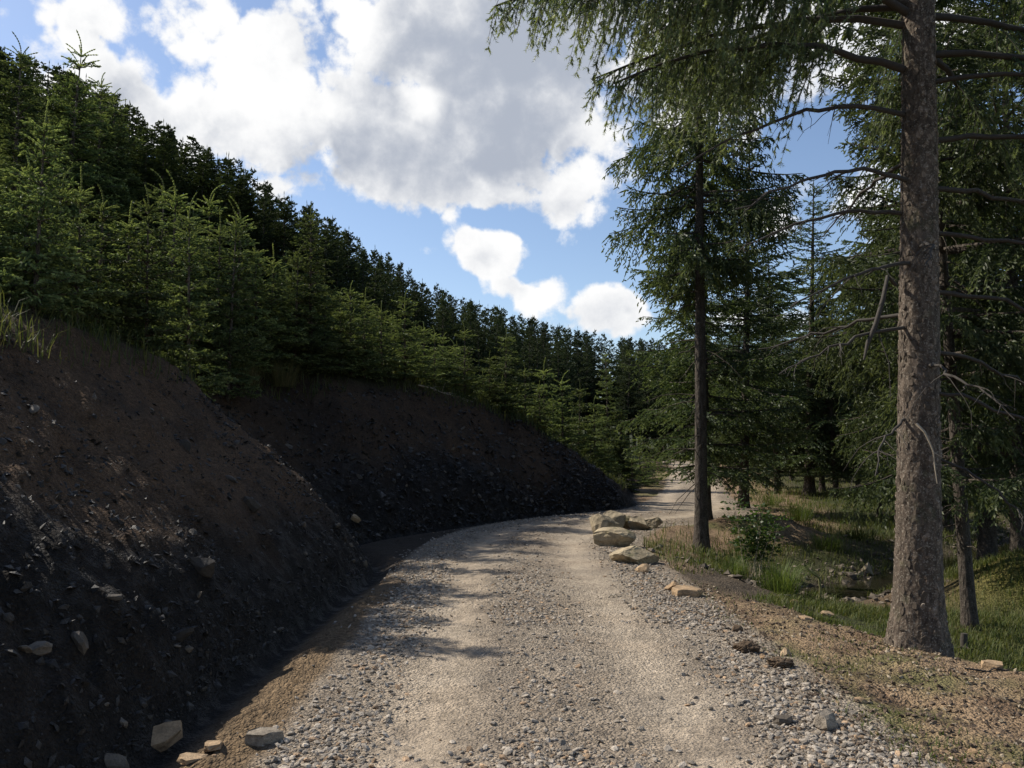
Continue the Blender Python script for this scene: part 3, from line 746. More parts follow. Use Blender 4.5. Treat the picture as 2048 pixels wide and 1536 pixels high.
class Crown:
    def __init__(s, rng): s.r = rng; s.P = []; s.D = []; s.L = []; s.W = []; s.C = []; s.wood = Acc()
    def shoots(s, P_, D_, L_, W_, tip):
        s.P.append(P_); s.D.append(nrm(D_)); s.L.append(np.asarray(L_)); s.W.append(np.broadcast_to(W_, len(P_)).copy())
        v = s.r.uniform(.75, 1.25, len(P_))[:, None]; t = np.clip(tip, 0, 1)[:, None]
        s.C.append((GREEN * (1 - t) + TIP * t) * v)
    def branch(s, pts, ls, lmax, lmin, hang, curl, ss, sl, w, u0=.1, rad=.02, tipgrow=.5, woodlat=False, lat_up=.05, dens=1.0, wood=True):
        """a limb along pts with side branchlets and their needle shoots"""
        r = s.r; pts = np.asarray(pts); seg = np.linalg.norm(np.diff(pts, axis=0), axis=1); L = seg.sum()
        cum = np.concatenate([[0], np.cumsum(seg)]) / L
        if wood:
            s.wood.add(*tube(pts, rad * (1 - .85 * cum) + .002, 5))
        n = max(3, int(L * (1 - u0) / ls * 2 * dens)); u = np.sort(u0 + (1 - u0) * (np.arange(n) + r.random(n)) / n)
        at_ = lambda uu: np.stack([np.interp(uu, cum, pts[:, i]) for i in range(3)], 1)
        p0 = at_(u); tg = nrm(at_(np.minimum(u + .03, 1.001)) - at_(u - .03)); tg[~np.isfinite(tg)] = 0
        up = np.array([0, 0, 1.0]); sdv = nrm(np.cross(tg, up)); sgn = np.where(np.arange(n) % 2, 1, -1)[:, None]
        prof = np.minimum(1, (1 - u) / .55 + .12) * np.minimum(1, .45 + u * 1.2)
        l = (lmin + (lmax - lmin) * prof) * r.uniform(.6, 1.15, n)
        dl = nrm(tg * r.uniform(.35, .75, n)[:, None] + sdv * sgn * r.uniform(.5, 1.0, n)[:, None] + up * (lat_up - hang * r.uniform(.5, 1.3, n))[:, None] + r.normal(0, .12, (n, 3)))
        # end of the limb itself
        p0 = np.vstack([p0, at_(np.array([.9]))]); dl = np.vstack([dl, tg[-1:]]); l = np.append(l, max(lmin * 1.3, .1 * L)); u = np.append(u, 1.0); n += 1
        m = max(2, int(np.ceil(l.max() / ss))); v = (np.arange(m) + .5) / m
        def lat(vv): return p0[:, None] + dl[:, None] * (l[:, None] * vv[None])[..., None] - up * (curl * l[:, None] * vv[None] ** 2)[..., None]
        Q = lat(v); Q2 = lat(v + .02); tl = nrm(Q2 - Q)
        if woodlat:
            for i in range(n):
                s.wood.add(*tube(np.vstack([p0[i], Q[i, m // 2], lat(np.array([.97]))[i, 0]]), [.005, .0035, .0015], 3))
        # needle cover along the branchlet
        keep = r.random((n, m)) < np.clip(l[:, None] / l.max() * 1.15, .25, 1)
        tipness = np.clip(tipgrow * (v[None] ** 2) * (.5 + .5 * u[:, None]) + r.normal(0, .12, (n, m)), 0, 1)
        segl = (l[:, None] / m * 1.25) * np.ones((1, m))
        s.shoots(Q[keep] - tl[keep] * (segl[keep] * .5)[:, None], tl[keep], segl[keep], w, tipness[keep])
        sv = nrm(np.cross(tl, up) + r.normal(0, .35, tl.shape))
        for sg in (-1, 1):
            k2 = r.random((n, m)) < .9 * np.clip(l[:, None] / l.max() * 1.2, .3, 1)
            d2 = nrm(tl * .75 + sv * sg * .8 - up * (.25 * hang) + r.normal(0, .18, tl.shape))
            ln = sl * (1 - .45 * v[None]) * r.uniform(.6, 1.25, (n, m))
            s.shoots(Q[k2], d2[k2], ln[k2], w, np.clip(tipness[k2] + tipgrow * .35, 0, 1))
    def meshes(s, name, mode, mat):
        P_, D_, L_, W_, C_ = (np.concatenate(a) for a in (s.P, s.D, s.L, s.W, s.C))
        V, Fc, C = brush(P_, D_, L_, W_, C_, mode, s.r)
        return mesh_np(name, V, Fc, C, False, mat), len(Fc)
TRIS = {}
def trunk_mesh(rng, H, r0, bend=.1, k=12, flare=1.5, base=-.3, name='trunk', stubs=0):
    z = np.concatenate([[base, 0, .12, .3, .6], np.linspace(1, H, 12)])
    a = rng.uniform(0, 6.28); bx = bend * np.sin(z / H * 3.1) * math.cos(a); by = bend * np.sin(z / H * 3.1) * math.sin(a)
    r = r0 * (1 - .93 * np.clip(z / H, 0, 1)) * (1 + (flare - 1) * np.exp(-np.maximum(z, 0) / .22))
    V, q = tube(np.stack([bx, by, z], 1), r, k)
    th = np.arctan2(V[:, 1], V[:, 0]); V[:, :2] *= (1 + .10 * np.exp(-np.maximum(V[:, 2], 0) / .3) * np.cos(th * 4 + a))[:, None]
    A = Acc(); A.add(V, q)
    for _ in range(stubs):                                            # dead twigs on the bare lower stem
        h = rng.uniform(.8, H * .42); az_ = rng.uniform(0, 6.28); l = rng.uniform(.15, .9) ; rr = r0 * (1 - .9 * h / H) * .8
        d = np.array([math.cos(az_), math.sin(az_), 0]); u = np.linspace(0, 1, 4)[:, None]
        p = d * (rr + l * u) + np.array([0, 0, 1]) * (h + rng.normal(0, .06) * u * 3 - .35 * l * u ** 2) + rng.normal(0, .02, (4, 3)) * u
        p[:, 0] += bend * math.sin(h / H * 3.1) * math.cos(a); p[:, 1] += bend * math.sin(h / H * 3.1) * math.sin(a)
        A.add(*tube(p, [.009, .007, .005, .002], 4))
    return A.mesh(name, BARK_DARK, True)
def limb_curve(rng, az_, h, L, el0, droop, upt, cx=0, cy=0, r0=.0, n=8, sway=.06):
    u = np.linspace(0, 1, n); a = az_ + sway * rng.normal() * u * 2
    rad = r0 + L * u * (math.cos(el0) ** .5 if el0 > 0 else 1)
    return np.stack([cx + rad * np.cos(a), cy + rad * np.sin(a), h + L * (math.sin(el0) * u - droop * u ** 2 + upt * u ** 3)], 1)
def young_spruce(seed, H, R, mode='blade:3', w=.0145):
    """dense cone to the ground with a long leader"""
    r = np.random.default_rng(seed); c = Crown(r); lead = r.uniform(.38, .58)
    h = .10
    while h < H - lead * 1.02:
        t = 1 - h / H
        prof = R * min(1, t * 1.25 + .05) * (.85 + .15 * math.sin(h * 5 + seed))
        for k_, a in enumerate(np.arange(6) * (2 * math.pi / 6) + r.uniform(0, 6)):
            L = prof * r.uniform(.6, 1.2) + .08
            e0 = math.radians(10 + 40 * (1 - t) ** 1.5 + r.normal(0, 8))
            pts = limb_curve(r, a + r.normal(0, .15), h + r.normal(0, .035), L, e0, .18 + .22 * (1 - t), .10)
            c.branch(pts, .105, .46 * L, .11, .04, .12, .10, .125, w, .06, .006 + .005 * L, .9, lat_up=.12, dens=1.0 - .35 * (1 - t))
        h += (.19 + .16 * (1 - t)) * r.uniform(.85, 1.2)
    # leader and its first side shoots
    b = r.normal(0, .10, 2); u = np.linspace(0, 1, 12)
    ld = np.stack([b[0] * u ** 3 * lead * 2, b[1] * u ** 3 * lead * 2, H - lead + lead * u], 1)
    d = np.diff(ld, axis=0); c.shoots(ld[:-1], d, np.linalg.norm(d, axis=1) * 1.6, w * 1.2, np.full(11, .8))
    for hh, m, ll in ((H - lead, 6, .36), (H - lead * 1.45, 6, .5), (H - lead * .93, 3, .2)):
        for a in np.arange(m) * 6.283 / m + r.uniform(0, 6):
            pts = limb_curve(r, a, hh, ll * lead / .55 * r.uniform(.7, 1.2), math.radians(48), .42, .10, n=7)
            d = np.diff(pts, axis=0); c.shoots(pts[:-1], d, np.linalg.norm(d, axis=1) * 1.6, w * 1.15, np.full(6, .85))
    me, nt = c.meshes('crown', mode, NEEDLE_YOUNG); TRIS['young%d' % seed] = nt
    A = Acc(); A.add(*tube(np.vstack([[(0, 0, -.2), (0, 0, H * .5), (0, 0, H - lead)], ld[4:11:3]]), [.018 + .011 * H, .006 * H + .008, .009, .007, .005, .003], 6))
    A.V += [v for v in c.wood.V]; A.F += [f + A.n for f in c.wood.F]
    return dict(H=H, R=R, crown=me, trunk=A.mesh('trunk', BARK, True))
def forest_spruce(seed, H, R, base, mode='blade:2', w=.05, r0=.13, hang=.35, sl=.2, ss=.2, ls=.22, step=.38, nb=5, mat=None, stubs=0, tips=.45, low_el=-4, curl=.3, u0=.22, dens=1., lmaxk=.38, top=1.0):
    r = np.random.default_rng(seed); c = Crown(r); h = base; bend = r.uniform(0, .12)
    while h < H - .25:
        t = (H - h) / (H - base)
        prof = R * (1 - (1 - min(1, t * 1.25)) ** 1.3) * (.8 + .2 * r.random()) + .12
        if t > .8: prof *= .72 + .28 * (1 - t) / .2
        for a in np.arange(nb) * (2 * math.pi / nb) + r.uniform(0, 6):
            if r.random() < .10: continue
            L = prof * r.uniform(.55, 1.2)
            e0 = math.radians(low_el * t + 36 * (1 - t) ** 1.6 + r.normal(0, 8))
            pts = limb_curve(r, a + r.normal(0, .2), h + r.normal(0, .12), L, e0, .22 * t + .05, .12 + .1 * t)
            c.branch(pts, ls, lmaxk * L + .05, .12, hang * min(1, t * 1.4), curl * min(1, t * 1.5), ss, sl, w, u0, .010 + .009 * L, tips, dens=dens)
        h += step * r.uniform(.75, 1.3)
    c.shoots(np.array([[0, 0, H - .4], [0, 0, H - .15]]), np.array([[0, 0, 1.], [0, 0, 1.]]), np.array([.3, .35]), w * .7, np.array([.5, .6]))
    me, nt = c.meshes('crown', mode, mat or NEEDLE_FAR); TRIS['forest%d' % seed] = nt
    tr = trunk_mesh(r, H, r0, .0, 10, 1.45, stubs=stubs)
    wo = c.wood.mesh('limbs', BARK_DARK, False)
    return dict(H=H, R=R, crown=me, trunk=tr, limbs=wo)
def place_tree(p, name, x, y, H, rz, label, group=None, wide=1.0, cat='spruce', dz=-.03, limbs=True, lean=0.):
    s = H / p['H']
    o = empty(name, (x, y, gz(x, y) + dz), rz, label=label, category=cat)
    o.scale = (s * wide, s * wide, s); o.rotation_euler = (RNG.normal(0, .022), RNG.normal(0, .022), rz)
    if group: o['group'] = group
    link('trunk', p['trunk'], o); link('crown', p['crown'], o)
    if limbs and 'limbs' in p: link('limbs', p['limbs'], o, kind='stuff')
    return o

# ---- young plantation above the cutting
YP = [young_spruce(304, 5.4, 1.25), young_spruce(307, 4.6, 1.05), young_spruce(301, 3.0, .85), young_spruce(302, 3.4, .8), young_spruce(303, 2.7, .8), young_spruce(305, 3.8, .95), young_spruce(306, 2.2, .7)]
YNEAR = [young_spruce(311, 2.9, .8), young_spruce(312, 3.5, .95)]
print('young', TRIS, round(time.time() - T0, 1))
placed = []
def crowd(x, y, r):
    return any((x - a) ** 2 + (y - b) ** 2 < (r + c) ** 2 * .85 for a, b, c in placed)
def young_at(px, ptop, Y, protos_, label, group=None, wide=1.0, back=0):
    """tree standing on ray px at depth Y with its tip at ptop"""
    for _ in range(24):                                   # stand behind the brink, not on the cut face
        top = pix(px, ptop, Y); x, y = top[0], top[1]; m_ = terrain([x], [y])[1]
        if m_['d'][0] > m_['hb'][0] * .95 + .6: break
        Y += .25
    H = top[2] - gz(x, y)
    H = float(np.clip(H, 1.2, 7.5)); p = min(protos_, key=lambda q: abs(q['H'] - H))
    placed.append((x, y, p['R'] * H / p['H'] * wide))
    return place_tree(p, 'young_spruce', x, y, H, RNG.uniform(0, 6.28), label or young_label(x, y, H), group, wide)
HERO = [(378, 425, 12.9, 'bushy young spruce on the brink of the cutting beside the grass tussocks', 1.0), (628, 400, 16.6, 'broad young spruce with long curved leader above the dark shale face', 1.05),
        (812, 578, 20.3, 'rounded young spruce at the brink left of the bleached fallen branch', 1.1), (930, 640, 22.3, 'sunlit young spruce at the brink right of the bleached fallen branch', 1.0),
        (1216, 690, 33, 'tall slim spruce with open tiers standing above the low plantation', .8)]
for (a, b, c, l, wd) in HERO: young_at(a, b, c, YNEAR + YP if c < 18 else YP, l, None, wd)
G1 = 'young spruces above the cutting'
def young_label(x, y, H):
    m_ = terrain([x], [y])[1]; d = m_['d'][0] - m_['hb'][0] * .95; ty = m_['ty'][0]
    size = 'knee-high' if H < 1.3 else 'low bushy' if H < 2.1 else 'medium' if H < 3.0 else 'tall' if H < 4.2 else 'very tall'
    row = 'right on the brink of' if d < 1.3 else 'in the front rows above' if d < 3.5 else 'well back from the brink of' if d < 7 else 'far up the slope above'
    part = 'the brown near cutting' if ty < 14.5 else 'the dark far cutting' if ty < 25 else 'the road past the cutting'
    return '%s young spruce %s %s' % (size, row, part)
for (a, b, c) in ((42, 75, 18), (140, 66, 20.5), (208, 132, 22), (250, 172, 23), (125, 330, 12.2), (205, 370, 11.6), (262, 400, 12.6), (165, 420, 11.0), (60, 300, 10.4),
                  (440, 420, 15.5), (480, 398, 16.2), (520, 470, 17.5), (545, 490, 18.3), (595, 480, 15.6), (705, 560, 19.5), (730, 575, 20.4), (870, 650, 22.5), (765, 600, 22.5), (680, 600, 18.2), (980, 700, 24.5),
                  (330, 335, 17), (350, 350, 15.5), (420, 360, 18), (1010, 655, 26), (1050, 720, 27), (1090, 715, 28.5), (1125, 740, 28), (1155, 755, 29.5), (1190, 790, 29), (1240, 800, 30), (1080, 760, 26.3), (900, 690, 24), (850, 640, 25),
                  (1180, 860, 27), (1215, 880, 27.5), (1245, 870, 30), (1262, 905, 29), (1290, 915, 32), (1305, 940, 33), (1280, 860, 36), (1240, 835, 36), (1315, 880, 42), (-40, 250, 10), (-90, 160, 11), (-20, 330, 9.4)):
    young_at(a, b, c, YNEAR + YP if c < 13.2 else YP, None, G1)
for (x, Y, tip) in ((-5.5, 9.4, .15), (-5.6, 10.5, -.35), (-5.4, 12.1, .1), (-5.5, 14.0, .5), (-5.6, 16.2, .9)):   # brink trees whose shade reaches the road
    H = (tip - x) * 1.03 - gz(x, Y); placed.append((x, Y, .6))
    place_tree(min(YP, key=lambda q: abs(q['H'] - H)), 'young_spruce', x, Y, H, RNG.uniform(0, 6.28), 'slim ' + young_label(x, Y, H), G1, .75)
cnt = 0
for _ in range(3000):
    Y = RNG.uniform(8, 42); px = RNG.uniform(-150, 1260); x = (px - 1024) / F * Y
    z_, m_ = terrain([x], [Y]); d = m_['d'][0]; hb = m_['hb'][0]
    if d < hb * .95 + .9 or d > 12: continue
    H = float(np.clip(1.6 + .12 * (d - hb) + RNG.normal(0, .5), .9, 4.2))
    if Y < 9.5: H *= .8
    ytop = 900 - (z_[0] + H - EYE) / Y * F
    lim = np.interp(px, [-150, 0, 130, 300, 400, 560, 700, 800, 900, 1000, 1250], [210, 250, 300, 350, 405, 480, 590, 625, 670, 705, 805])
    if ytop < lim: H = H - (lim - ytop) / F * Y
    if Y < 20: H = min(H, (-1.3 - x) * 1.03 - z_[0])          # their shade stays at the edge of the road
    if H < .9 or crowd(x, Y, .8 * H / 3): continue
    placed.append((x, Y, .8 * H / 3)); cnt += 1
    p = sorted(YP, key=lambda q: abs(q['H'] - H))[int(RNG.integers(3))]
    place_tree(p, 'young_spruce', x, Y, H, RNG.uniform(0, 6.28), young_label(x, Y, H), G1, RNG.uniform(.9, 1.2))
    if cnt >= 95: break
print('young placed', len(placed), round(time.time() - T0, 1))
# ---- tall stand behind it
MP = [forest_spruce(400 + i, 10.5 + i * .6, 1.75 + .12 * (i % 3), 2.6, 'blade:2', .038, r0=.12, sl=.20, ss=.17, ls=.17, step=.34, nb=6, stubs=0, hang=.25) for i in range(5)]
print('stand', TRIS, round(time.time() - T0, 1))
SKX = [-60, 0, 60, 130, 200, 300, 400, 450, 500, 560, 650, 720, 800, 900, 1000, 1100, 1200, 1270, 1480]
SKY_ = [60, 75, 95, 130, 165, 225, 285, 300, 350, 378, 430, 480, 530, 590, 618, 648, 668, 680, 690]
G2 = 'tall dark spruces of the hillside stand'; L2 = 'tall dark spruce in the dense stand on the hillside behind the plantation'
cnt = 0; pos_m = []
for _ in range(15000):
    px = RNG.uniform(-60, 1480); dep0 = np.interp(px, [-60, 300, 450, 800, 1250, 1480], [19, 23, 27, 40, 60, 70]); Y = dep0 * (1 + RNG.random() ** 1.2 * .75); x = (px - 1024) / F * Y
    z_, m_ = terrain([x], [Y])
    if (m_['d'][0] < 5 and px < 1250) or m_['rd'][0] < 4: continue
    if any((x - a) ** 2 + (Y - b) ** 2 < (1.25 + .009 * Y) ** 2 for a, b in pos_m): continue
    ztop = EYE + (900 - np.interp(px, SKX, SKY_) - abs(RNG.normal(0, 9)) - (26 if Y < dep0 * 1.15 else 0) + 8) / F * Y
    H = ztop - z_[0]
    H = min(H, 14.5 + RNG.normal(0, .5))
    if H < 3.2: continue
    pos_m.append((x, Y)); cnt += 1
    p = MP[int(RNG.integers(len(MP)))]
    place_tree(p, 'spruce_tree', x, Y, H, RNG.uniform(0, 6.28), 'tall dark spruce %s of the dense hillside stand behind the young plantation' % ('on the front edge' if Y < dep0 * 1.15 else 'in the middle' if Y < dep0 * 1.42 else 'along the skyline'), G2, max(1.0, 8.5 / H) * .88, dz=-.05, limbs=False)
    if cnt >= 295: break
print('stand placed', cnt, round(time.time() - T0, 1))

# ---- wood on the right
RP = [forest_spruce(501, 11.0, 2.4, 1.4, 'blade:2', .017, r0=.16, hang=.35, curl=.35, sl=.165, ss=.12, ls=.125, step=.40, nb=6, mat=NEEDLE, stubs=26, tips=.5, lmaxk=.42, u0=.12),
      forest_spruce(502, 12.0, 2.2, 1.2, 'blade:2', .018, r0=.15, hang=.3, curl=.3, sl=.165, ss=.125, ls=.13, step=.42, nb=6, mat=NEEDLE, stubs=30, tips=.45, lmaxk=.42, u0=.12),
      forest_spruce(503, 13.0, 2.3, 1.5, 'blade:2', .018, r0=.16, hang=.25, curl=.25, sl=.165, ss=.13, ls=.135, step=.44, nb=6, mat=NEEDLE, stubs=30, tips=.4, lmaxk=.42, u0=.12)]
SLIM = forest_spruce(504, 13.5, 1.9, 4.2, 'blade:2', .0125, r0=.118, hang=.7, curl=.5, sl=.15, ss=.08, ls=.085, step=.38, nb=6, mat=NEEDLE, stubs=46, tips=.7, lmaxk=.46, u0=.12)
CURT = forest_spruce(505, 13.0, 2.5, 2.0, 'blade:2', .0130, r0=.115, hang=.42, curl=.34, sl=.145, ss=.083, ls=.094, step=.46, nb=6, mat=NEEDLE, stubs=60, tips=.75, u0=.22, lmaxk=.42)
print('right', TRIS, round(time.time() - T0, 1))
def rtree(p, px, Y, H, label, rz=None, wide=1., group=None):
    x = (px - 1024) / F * Y
    return place_tree(p, 'spruce_tree', x, Y, H, RNG.uniform(0, 6.28) if rz is None else rz, label, group, wide)
rtree(SLIM, 1398, 16.2, 18.0, 'slender spruce with bare lower trunk beside the roadside boulders', 1.0, .86)
rtree(RP[0], 1406, 20.2, 10.5, 'leafy spruce right behind the slender trunk, branches low over the road', 2.1, 1.05)
rtree(CURT, 1922, 10.0, 12.5, 'thin lichen-grey spruce just beyond the big trunk, on the grass slope', 0.4, .75)
rtree(CURT, 1822, 12.6, 13.0, 'light green spruce hidden behind the big trunk with drooping sprays', 2.5, .62)
rtree(CURT, 2024, 13.6, 13.0, 'dark straight spruce trunk standing on the mossy knoll', 4.0)
rtree(RP[1], 1483, 25.5, 12.4, 'spruce with short stout trunk at the meadow edge by the mound', 1.2)
rtree(RP[2], 1614, 33, 12.6, 'pointed spruce with open top standing in the bright clearing', 3.2, 1.35)
G3 = 'spruces of the wood beyond the stream'
def wood_label(x, y, H):
    m_ = terrain([x], [y])[1]
    where = 'close to the far road' if m_['rd'][0] < 6 else 'near the stream stones' if m_['sd'][0] < 4 else 'at the edge of the rushy meadow' if y < 40 and x < 17 else 'deep in the shaded wood beyond the meadow' if y > 45 else 'in the wood beyond the stream'
    return '%s dark spruce %s' % ('short' if H < 7 else 'middling' if H < 10.5 else 'lofty', where)
pos_r = [(6.2, 16.2), (4.6, 20.2), (5.4, 10), (6, 12.6), (8.2, 13.6), (7.5, 27), (11.8, 33), (3.76, 7.6)]
cnt = 0
for (px, Y, H) in ((1552, 35, 10.8), (1668, 32, 9.2), (1640, 36, 9), (1530, 40, 11), (1752, 25, 6.6), (1962, 17.5, 12), (1712, 38, 9.5), (1580, 46, 9), (1440, 60, 9.5), (1480, 52, 11), (2060, 18, 13), (1880, 22, 13), (1790, 31, 8.5), (1950, 27, 14)):
    x = (px - 1024) / F * Y; pos_r.append((x, Y)); cnt += 1
    place_tree(RP[cnt % 3], 'spruce_tree', x, Y, H, RNG.uniform(0, 6.28), wood_label(x, Y, H), G3, RNG.uniform(.9, 1.1))
for _ in range(900):
    Y = RNG.uniform(17, 85); px = RNG.uniform(1440 + 100 * (Y < 45), 2300); x = (px - 1024) / F * Y
    z_, m_ = terrain([x], [Y])
    if m_['rd'][0] < 3.5 or m_['sd'][0] < 1.2 or m_['d'][0] > -1: continue
    if 1490 < px < 1760 and Y < 34: continue
    if any((x - a) ** 2 + (Y - b) ** 2 < 3.6 ** 2 for a, b in pos_r): continue
    top = np.interp(px, [1440, 1560, 1620, 1700, 1760, 2300], [560, 560, 560, 600, 500, 100])
    H = min(RNG.uniform(10, 15), EYE + (900 - top) / F * Y - z_[0])
    if H < 5: continue
    pos_r.append((x, Y)); cnt += 1
    place_tree(RP[int(RNG.integers(3))], 'spruce_tree', x, Y, H, RNG.uniform(0, 6.28), wood_label(x, Y, H), G3, RNG.uniform(.85, 1.1))
    if cnt > 95: break
print('wood', cnt, round(time.time() - T0, 1))

# ------------------------------------------------------------------ the big spruce
BX, BY = 3.69, 7.65; BZ = gz(BX, BY) - .02
BH = 19.0; BR = .2
big = empty('spruce_tree', (BX, BY, BZ), 0, label='big scaly-barked spruce with bare lower limbs beside the road', category='spruce')
big.rotation_euler = (0, .033, 0)
def big_r(z): return BR * (1 - .93 * np.clip(z / BH, 0, 1)) * (1 + .42 * np.exp(-np.maximum(z, 0) / .33))
rb = np.random.default_rng(77)
zz = np.concatenate([np.linspace(-.35, 6.5, 230), np.linspace(6.7, BH, 40)]); th = np.linspace(0, 2 * math.pi, 84, endpoint=False)
TH, ZZ = np.meshgrid(th, zz)
nz = fbm(TH * 9.0, ZZ * 9, 4, 5) * .6 + fbm(np.cos(TH) * 3, np.sin(TH) * 3 + ZZ * 2, 3, 8)
rr = big_r(ZZ) * (1 + .07 * np.exp(-np.maximum(ZZ, 0) / .4) * np.cos(TH * 5 + .6)) + .014 * nz
ctr = np.stack([.03 * np.sin(zz * .35), .02 * np.sin(zz * .5 + 1)], 1)
V = np.stack([ctr[:, 0:1] + rr * np.cos(TH), ctr[:, 1:2] + rr * np.sin(TH), ZZ], -1).reshape(-1, 3)
nk = len(th); i = np.arange(len(zz) - 1)[:, None] * nk; j = np.arange(nk)[None]; j2 = (j + 1) % nk
q = np.stack([i + j, i + j2, i + nk + j2, i + nk + j], -1).reshape(-1, 4)
trunk = link('trunk', mesh_np('trunk', V, q, None, True, BARK), big)
# loose bark scales
def plate(r):
    k = 7; a = np.sort(np.linspace(0, 6.283, k, endpoint=False) + r.normal(0, .22, k)); ra = r.uniform(.75, 1.1, k)
    top = np.stack([np.cos(a) * ra, np.sin(a) * ra, np.full(k, 1.0) + .75 * np.cos(a - r.uniform(0, 6.28))], 1)
    bot = top * np.array([1.08, 1.08, 0]); V = np.vstack([top * np.array([.9, .9, 1]), bot, [[0, 0, 1.05]]])
    Fc = [(i, (i + 1) % k, 2 * k) for i in range(k)] + sum([[(i, k + i, k + (i + 1) % k), (i, k + (i + 1) % k, (i + 1) % k)] for i in range(k)], [])
    return V, np.array(Fc)
plates = [plate(rb) for _ in range(10)]; plate_me = [mesh_np('bark_plate', v, f, None, False, BARK_FLAKE) for v, f in plates]
spots = []
z = .05
while z < 6.4:
    n = int(2 * math.pi * big_r(z) / .062)
    for a in (np.arange(n) + rb.random(n) * .9) * 2 * math.pi / n: spots.append((a, z + rb.normal(0, .025)))
    z += .072
spots = np.array(spots); spots = spots[rb.random(len(spots)) < .8]
vis = np.cos(spots[:, 0] - math.radians(212)) - .10 * np.abs(spots[:, 1] - 2.2)
rank = np.argsort(-vis - .25 * rb.random(len(spots)))
A = Acc()
for n_, i_ in enumerate(rank):
    a, z = spots[i_]; rd_ = float(big_r(z) * (1 + .07 * math.exp(-max(z, 0) / .4) * math.cos(a * 5 + .6)))
    nv = Vector((math.cos(a), math.sin(a), 0)); tv = Vector((-math.sin(a), math.cos(a), 0))
    c_ = Vector((.03 * math.sin(z * .35), .02 * math.sin(z * .5 + 1), z)) + nv * (rd_ - .001)
    sw, sh, sd2 = rb.uniform(.010, .030), rb.uniform(.016, .044), rb.uniform(.003, .008)
    tl = rb.normal(0, .25)
    M = Matrix.Translation(c_) @ Matrix((tuple(tv) + (0,), (0, 0, 1, 0), tuple(nv) + (0,), (0, 0, 0, 1))).transposed() @ Matrix.Rotation(tl, 4, 'Z') @ Matrix.Diagonal((sw, sh, sd2, 1))
    k_ = int(rb.integers(10))
    if n_ < 300:
        o = link('bark_plate', plate_me[k_], trunk); o.matrix_local = M
    else:
        Mn = np.array(M); v = plates[k_][0] @ Mn[:3, :3].T + Mn[:3, 3]; A.add(v, plates[k_][1])
link('bark_scales', A.mesh('bark_scales', BARK_FLAKE), trunk, kind='stuff')
# bare limbs: start height, heading (deg, 180 = towards the road), length, rise, droop
def limb(h, deg, L, e0, droop, upt, rad, twigs=9, mat=TWIG, sway=.12):
    r_ = float(big_r(h)) * .8
    pts = limb_curve(rb, math.radians(deg), h, L, math.radians(e0), droop, upt, .0, .0, r_, 14, sway)
    pts[2:] += rb.normal(0, .016, (12, 3)); cum = np.linspace(0, 1, 14)
    A = Acc(); A.add(*tube(pts, rad * (1 - .82 * cum) + .0025, 7))
    for _ in range(twigs):
        k_ = int(rb.integers(4, 13)); d = nrm(pts[k_] - pts[k_ - 1]); s_ = nrm(np.cross(d, [0, 0, 1])) * rb.choice([-1, 1]); l = rb.uniform(.15, .7) * (1.1 - k_ / 14)
        u = np.linspace(0, 1, 6)[:, None]
        p = pts[k_] + (d * .6 + s_ * .7) * l * u - np.array([0, 0, 1]) * l * (rb.uniform(.1, .9) * u ** 2) + rb.normal(0, .012, (6, 3)) * u
        A.add(*tube(p, np.linspace(.006, .0015, 6), 4))
    link('branch', A.mesh('branch', mat, True), big)
    return pts
for a in ((4.35, 205, 1.9, 6, .42, .02, .022), (4.05, 170, 1.6, 10, .5, .05, .020), (3.55, 215, 1.5, -8, .35, .1, .018), (2.95, 195, 1.3, -10, .3, .1, .016), (5.0, 190, 2.2, 8, .5, .05, .024),
          (4.75, 350, 2.4, 4, .15, .05, .028), (4.3, 5, 2.2, 2, .2, .1, .026), (3.85, 340, 2.0, -5, .3, .1, .022), (3.3, 355, 2.1, -2, .35, .05, .022), (2.75, 10, 1.8, -6, .3, .1, .020), (2.35, 330, 1.5, -12, .3, .1, .016),
          (3.7, 260, 1.1, -5, .4, .1, .016), (2.6, 280, .9, -15, .4, .1, .013), (4.6, 100, 1.6, 0, .3, .1, .02), (3.1, 120, 1.4, 0, .3, .1, .018), (2.1, 200, .7, -20, .4, .0, .012), (5.3, 330, 2.0, 5, .3, .1, .025), (1.75, 345, .8, -20, .4, .0, .012)):
    limb(*a)
# a snapped pale twig hanging on the bark
p = np.array([(-.11, -.20, 2.05), (-.06, -.245, 1.98), (-.01, -.25, 1.87), (0.02, -.245, 1.8), (.03, -.25, 1.66), (.055, -.24, 1.52)])
A = Acc(); A.add(*tube(p, [.014, .011, .008, .007, .006, .003], 5)); A.add(*tube([p[3], p[3] + np.array([.07, -.03, -.05])], [.005, .002], 4))
link('snapped_twig', A.mesh('snapped_twig', PALE, True), big)
p = np.array([(-.20, -.02, 3.35), (-.30, -.06, 3.42), (-.36, -.10, 3.2), (-.44, -.12, 2.95), (-.52, -.14, 2.78), (-.56, -.15, 2.62)])
A = Acc(); A.add(*tube(p, [.02, .02, .022, .022, .018, .008], 6)); A.add(*tube([p[3], p[3] + np.array([.1, -.05, -.35]), p[3] + np.array([.12, -.04, -.7])], [.007, .005, .002], 4))
link('branch', A.mesh('branch', TWIG, True), big)
